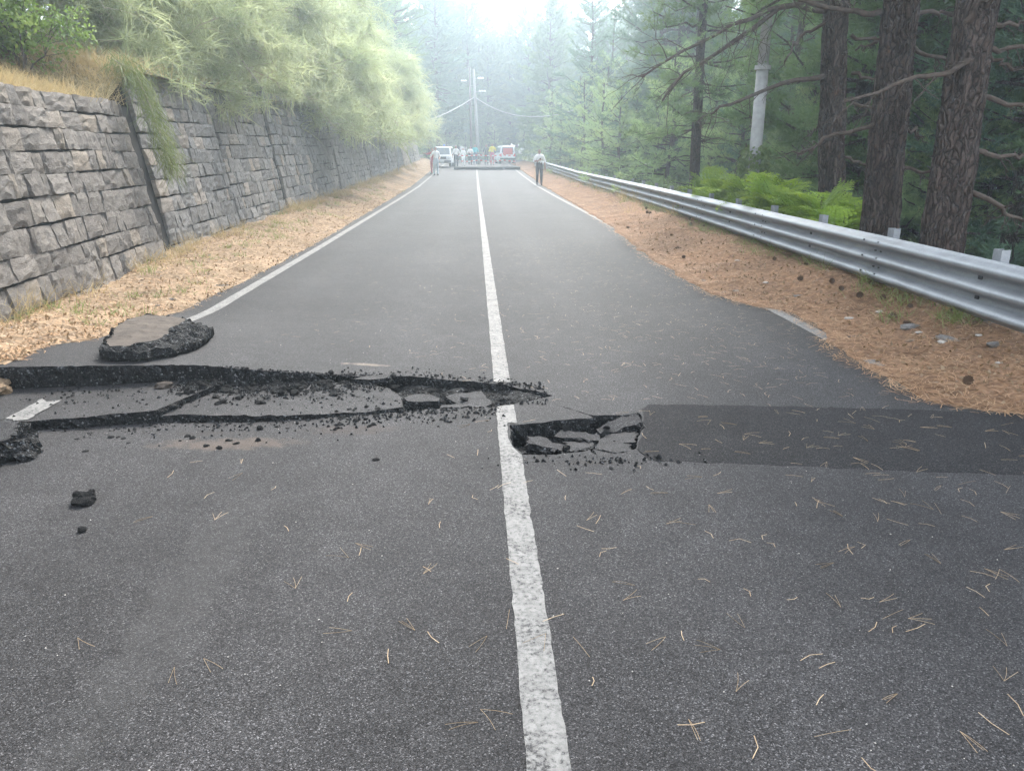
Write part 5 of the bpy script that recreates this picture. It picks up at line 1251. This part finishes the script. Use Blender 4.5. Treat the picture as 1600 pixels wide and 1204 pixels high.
grass(len(X), X, Y, bank_z(X, Y), .4, .009, sr_, M['straw'], 'dry_grass', 'dry grass under the broom bushes on the bank')
X, Y = tufts(170, 24, lambda: (float(rail_x(12)) + .25 + sr_.normal() * .25, 0), .0) if False else tufts(210, 22, lambda: (lambda y: (float(rail_x(y)) + sr_.normal() * .22 + .12, y))(6.5 + 45 * sr_.random() ** 1.3), .08)
grass(len(X), X, Y, verge_r(X, Y), .22, .007, sr_, M['weed'], 'green_weeds', 'weeds growing under the guard rail')
X, Y = tufts(120, 20, lambda: (lambda y: (float(rail_x(y)) + .1 + sr_.normal() * .3, y))(18 + 40 * sr_.random()), .1)
grass(len(X), X, Y, verge_r(X, Y), .4, .008, sr_, M['straw'], 'dry_grass', 'tall dry grass along the far guard rail')
# hanging broom strand clump over the joint of the first two walls
r = np.random.default_rng(31); e = empty('trailing_plant', (-5.25, 12.15, 2.75)); tag(e, 'green plant trailing down the gap between the first two wall sections', 'plant')
S = []; D = []
mainp = np.array([[-.1, 0, .15], [.22, -.02, -.02], [.38, -.04, -.5], [.50, -.04, -1.0], [.56, -.02, -1.35]]); tt = np.linspace(0, 4, 1400)
S = np.column_stack([np.interp(tt, range(5), mainp[:, c]) for c in range(3)]) + r.normal(size=(1400, 3)) * np.array([.06, .16, .09]); D = np.column_stack([r.normal(size=1400) * .6 + .3, r.normal(size=1400) * .75, -np.ones(1400) * .7])
mk('foliage', strands(S, D, .30, r, .008, .3, 3), M['weed'], e); mk('stem', tube(mainp, .014, 5), M['broom_stem'], e)
# pine cones on the right verge, twigs and pale stones
cone_m = []
for i in range(4):
    r = np.random.default_rng(900 + i); parts = []
    for k in range(46):
        z = k / 46; a = k * 2.4; rr = .5 * math.sin(math.pi * (.12 + .82 * z)) ; c = np.array([math.cos(a) * rr, math.sin(a) * rr, z * 1.25]); d = np.array([math.cos(a), math.sin(a), .35]); s = np.array([-math.sin(a), math.cos(a), 0]) * .13
        parts.append((np.array([c * [.3, .3, 1] + s, c * [.3, .3, 1] - s, c + d * .12 - s * .6 + [0, 0, .05], c + d * .12 + s * .6 + [0, 0, .05]]), [[0, 1, 2, 3]]))
    parts.append(tube(np.array([[0, 0, 0], [0, 0, .6], [0, 0, 1.2]]), [.18, .3, .08], 7)); V, F = join(parts)
    V = V @ np.array(Euler((R(82 + 8 * i), 0, 0)).to_matrix()).T; V[:, 2] -= V[:, 2].min(); cone_m.append(mesh('pine_cone', V, F, M['cone']))
for i in range(28):
    y = 4.6 + 16 * sr_.random() ** 1.3; e_ = float(REF(y)); x = e_ + .2 + (1 - sr_.random() ** 1.8) * (float(rail_x(y)) - e_)
    s = sr_.uniform(.04, .065); tag(obj('pine_cone', cone_m[i % 4], loc=(x, y, float(verge_r(np.array([x]), np.array([y]))[0])), rot=(0, 0, sr_.uniform(0, 6.28)), scale=(s, s, s)), 'dark pine cone lying in the needle litter of the right verge', 'pine cone', 'pine cones on the right verge')
STN = [lump_mesh('pale_stone', 950 + i, M['pebble'], (1, .7, .5), 2, .4) for i in range(3)]; DST = [lump_mesh('dark_stone', 960 + i, M['stone_g'], (1, .6, .45), 2, .4) for i in range(3)]
for i, (x, y) in enumerate([(3.75, 6.5), (3.62, 5.95), (3.5, 7.3), (3.85, 7.4), (3.7, 5.35), (3.95, 6.0), (3.35, 9.2), (3.6, 11)]):
    s = sr_.uniform(.05, .10); tag(obj('pale_stone', STN[i % 3], loc=(x, y, float(verge_r(np.array([x]), np.array([y]))[0]) - .005), rot=(0, 0, i * 1.3), scale=(s * 1.3, s, s * .7)), 'pale flat stone in the needle litter below the guard rail', 'stone', 'pale stones on the right verge')
for i, (x, y, s) in enumerate([(3.78, 6.7, .22), (3.72, 6.05, .26), (3.92, 5.75, .2), (3.62, 6.35, .13), (2.95, 9.05, .16), (3.45, 8.4, .15)]):
    tag(obj('dark_stone', DST[i % 3], loc=(x, y, float(verge_r(np.array([x]), np.array([y]))[0]) - .02), rot=(0, 0, i * 1.9), scale=(s, s * .8, s * .6)), 'dark flat stone half buried in the needle litter below the guard rail', 'stone', 'dark stones on the right verge')
for i in range(26):
    y = 6.2 + 12 * sr_.random() ** 1.5; x = float(LEF(y)) - .15 - sr_.random() * 1.1; s = sr_.uniform(.04, .10)
    tag(obj('dark_clod', DST[i % 3], loc=(x, y, float(verge_l(np.array([x]), np.array([y]))[0]) - .01), rot=(0, 0, i * 1.1), scale=(s, s * .9, s * .6)), 'small dark clod in the leaf litter of the left verge', 'clod', 'clods on the left verge')
# needle pairs on the asphalt
NP = []
for i in range(10):
    r = np.random.default_rng(980 + i); parts = []
    for k in range(r.choice([2, 2, 3, 1])):
        a = r.normal() * .22; cv = r.normal() * .05; s = np.linspace(0, 1, 6); L = r.uniform(.06, .13)
        ang = a + cv * s * 4; st = np.column_stack([np.cos(ang), np.sin(ang), np.zeros(6)]) * L / 5; P = np.cumsum(st, 0) - st[0]; P[:, 2] = .003 + .004 * np.sin(s * 3) * r.random(); parts.append(tube(P, .00075, 3, False))
    NP.append(mesh('pine_needles', *join(parts), M['needle_pale']))
def needle_spot(y0, y1):
    while True:
        y = y0 + (y1 - y0) * sr_.random(); x = sr_.uniform(-1.9, 3.35)
        if sr_.random() < np.interp(x, [-2, -.3, .6, 3.3], [.06, .20, .5, 1]) and not inpoly(np.array([[x, y]]), hla)[0] and not inpoly(np.array([[x, y]]), notch)[0]: return x, y
for i in range(150):
    x, y = needle_spot(1.75, 4.7); z = float(road_z(np.array([[x, y]]))[0]) + (.005 if x > .8 and 3.4 < y < 4.8 else .001)
    tag(obj('pine_needles', NP[i % 10], loc=(x, y, z), rot=(0, 0, sr_.uniform(0, 6.28)), scale=(1, 1, 1)), 'dry pale pine needle bundle lying on the asphalt in the foreground', 'pine needles', 'pine needles on the near asphalt')
q = np.array([needle_spot(4.9, 16) for _ in range(1500)] + [needle_spot(1.6, 5) for _ in range(160)]); Z = road_z(q) + .005
tag(mk('needle_scatter', needle_strips(len(q), q[:, 0], q[:, 1], Z, .085, .0026, sr_, .003, .02), M['needle_pale']), 'pale pine needles scattered over the right lane', 'pine needles', kind='stuff')

# ------------------------------------------------------------------ haze in the air
hz = NT('haze_air'); hz.t.nodes.remove(hz.out); hz.out = hz.n('OutputMaterial')
pv = hz.n('VolumePrincipled', Density=HAZE, Anisotropy=.65); pv.inputs['Color'].default_value = (.78, .91, 1.0, 1)
hz.l(pv.outputs[0], hz.out.inputs['Volume'])
hb = mk('haze', box((0, 120, 23), (520, 380, 70)), hz.m); tag(hb, 'pale hazy air between the trees', kind='stuff')
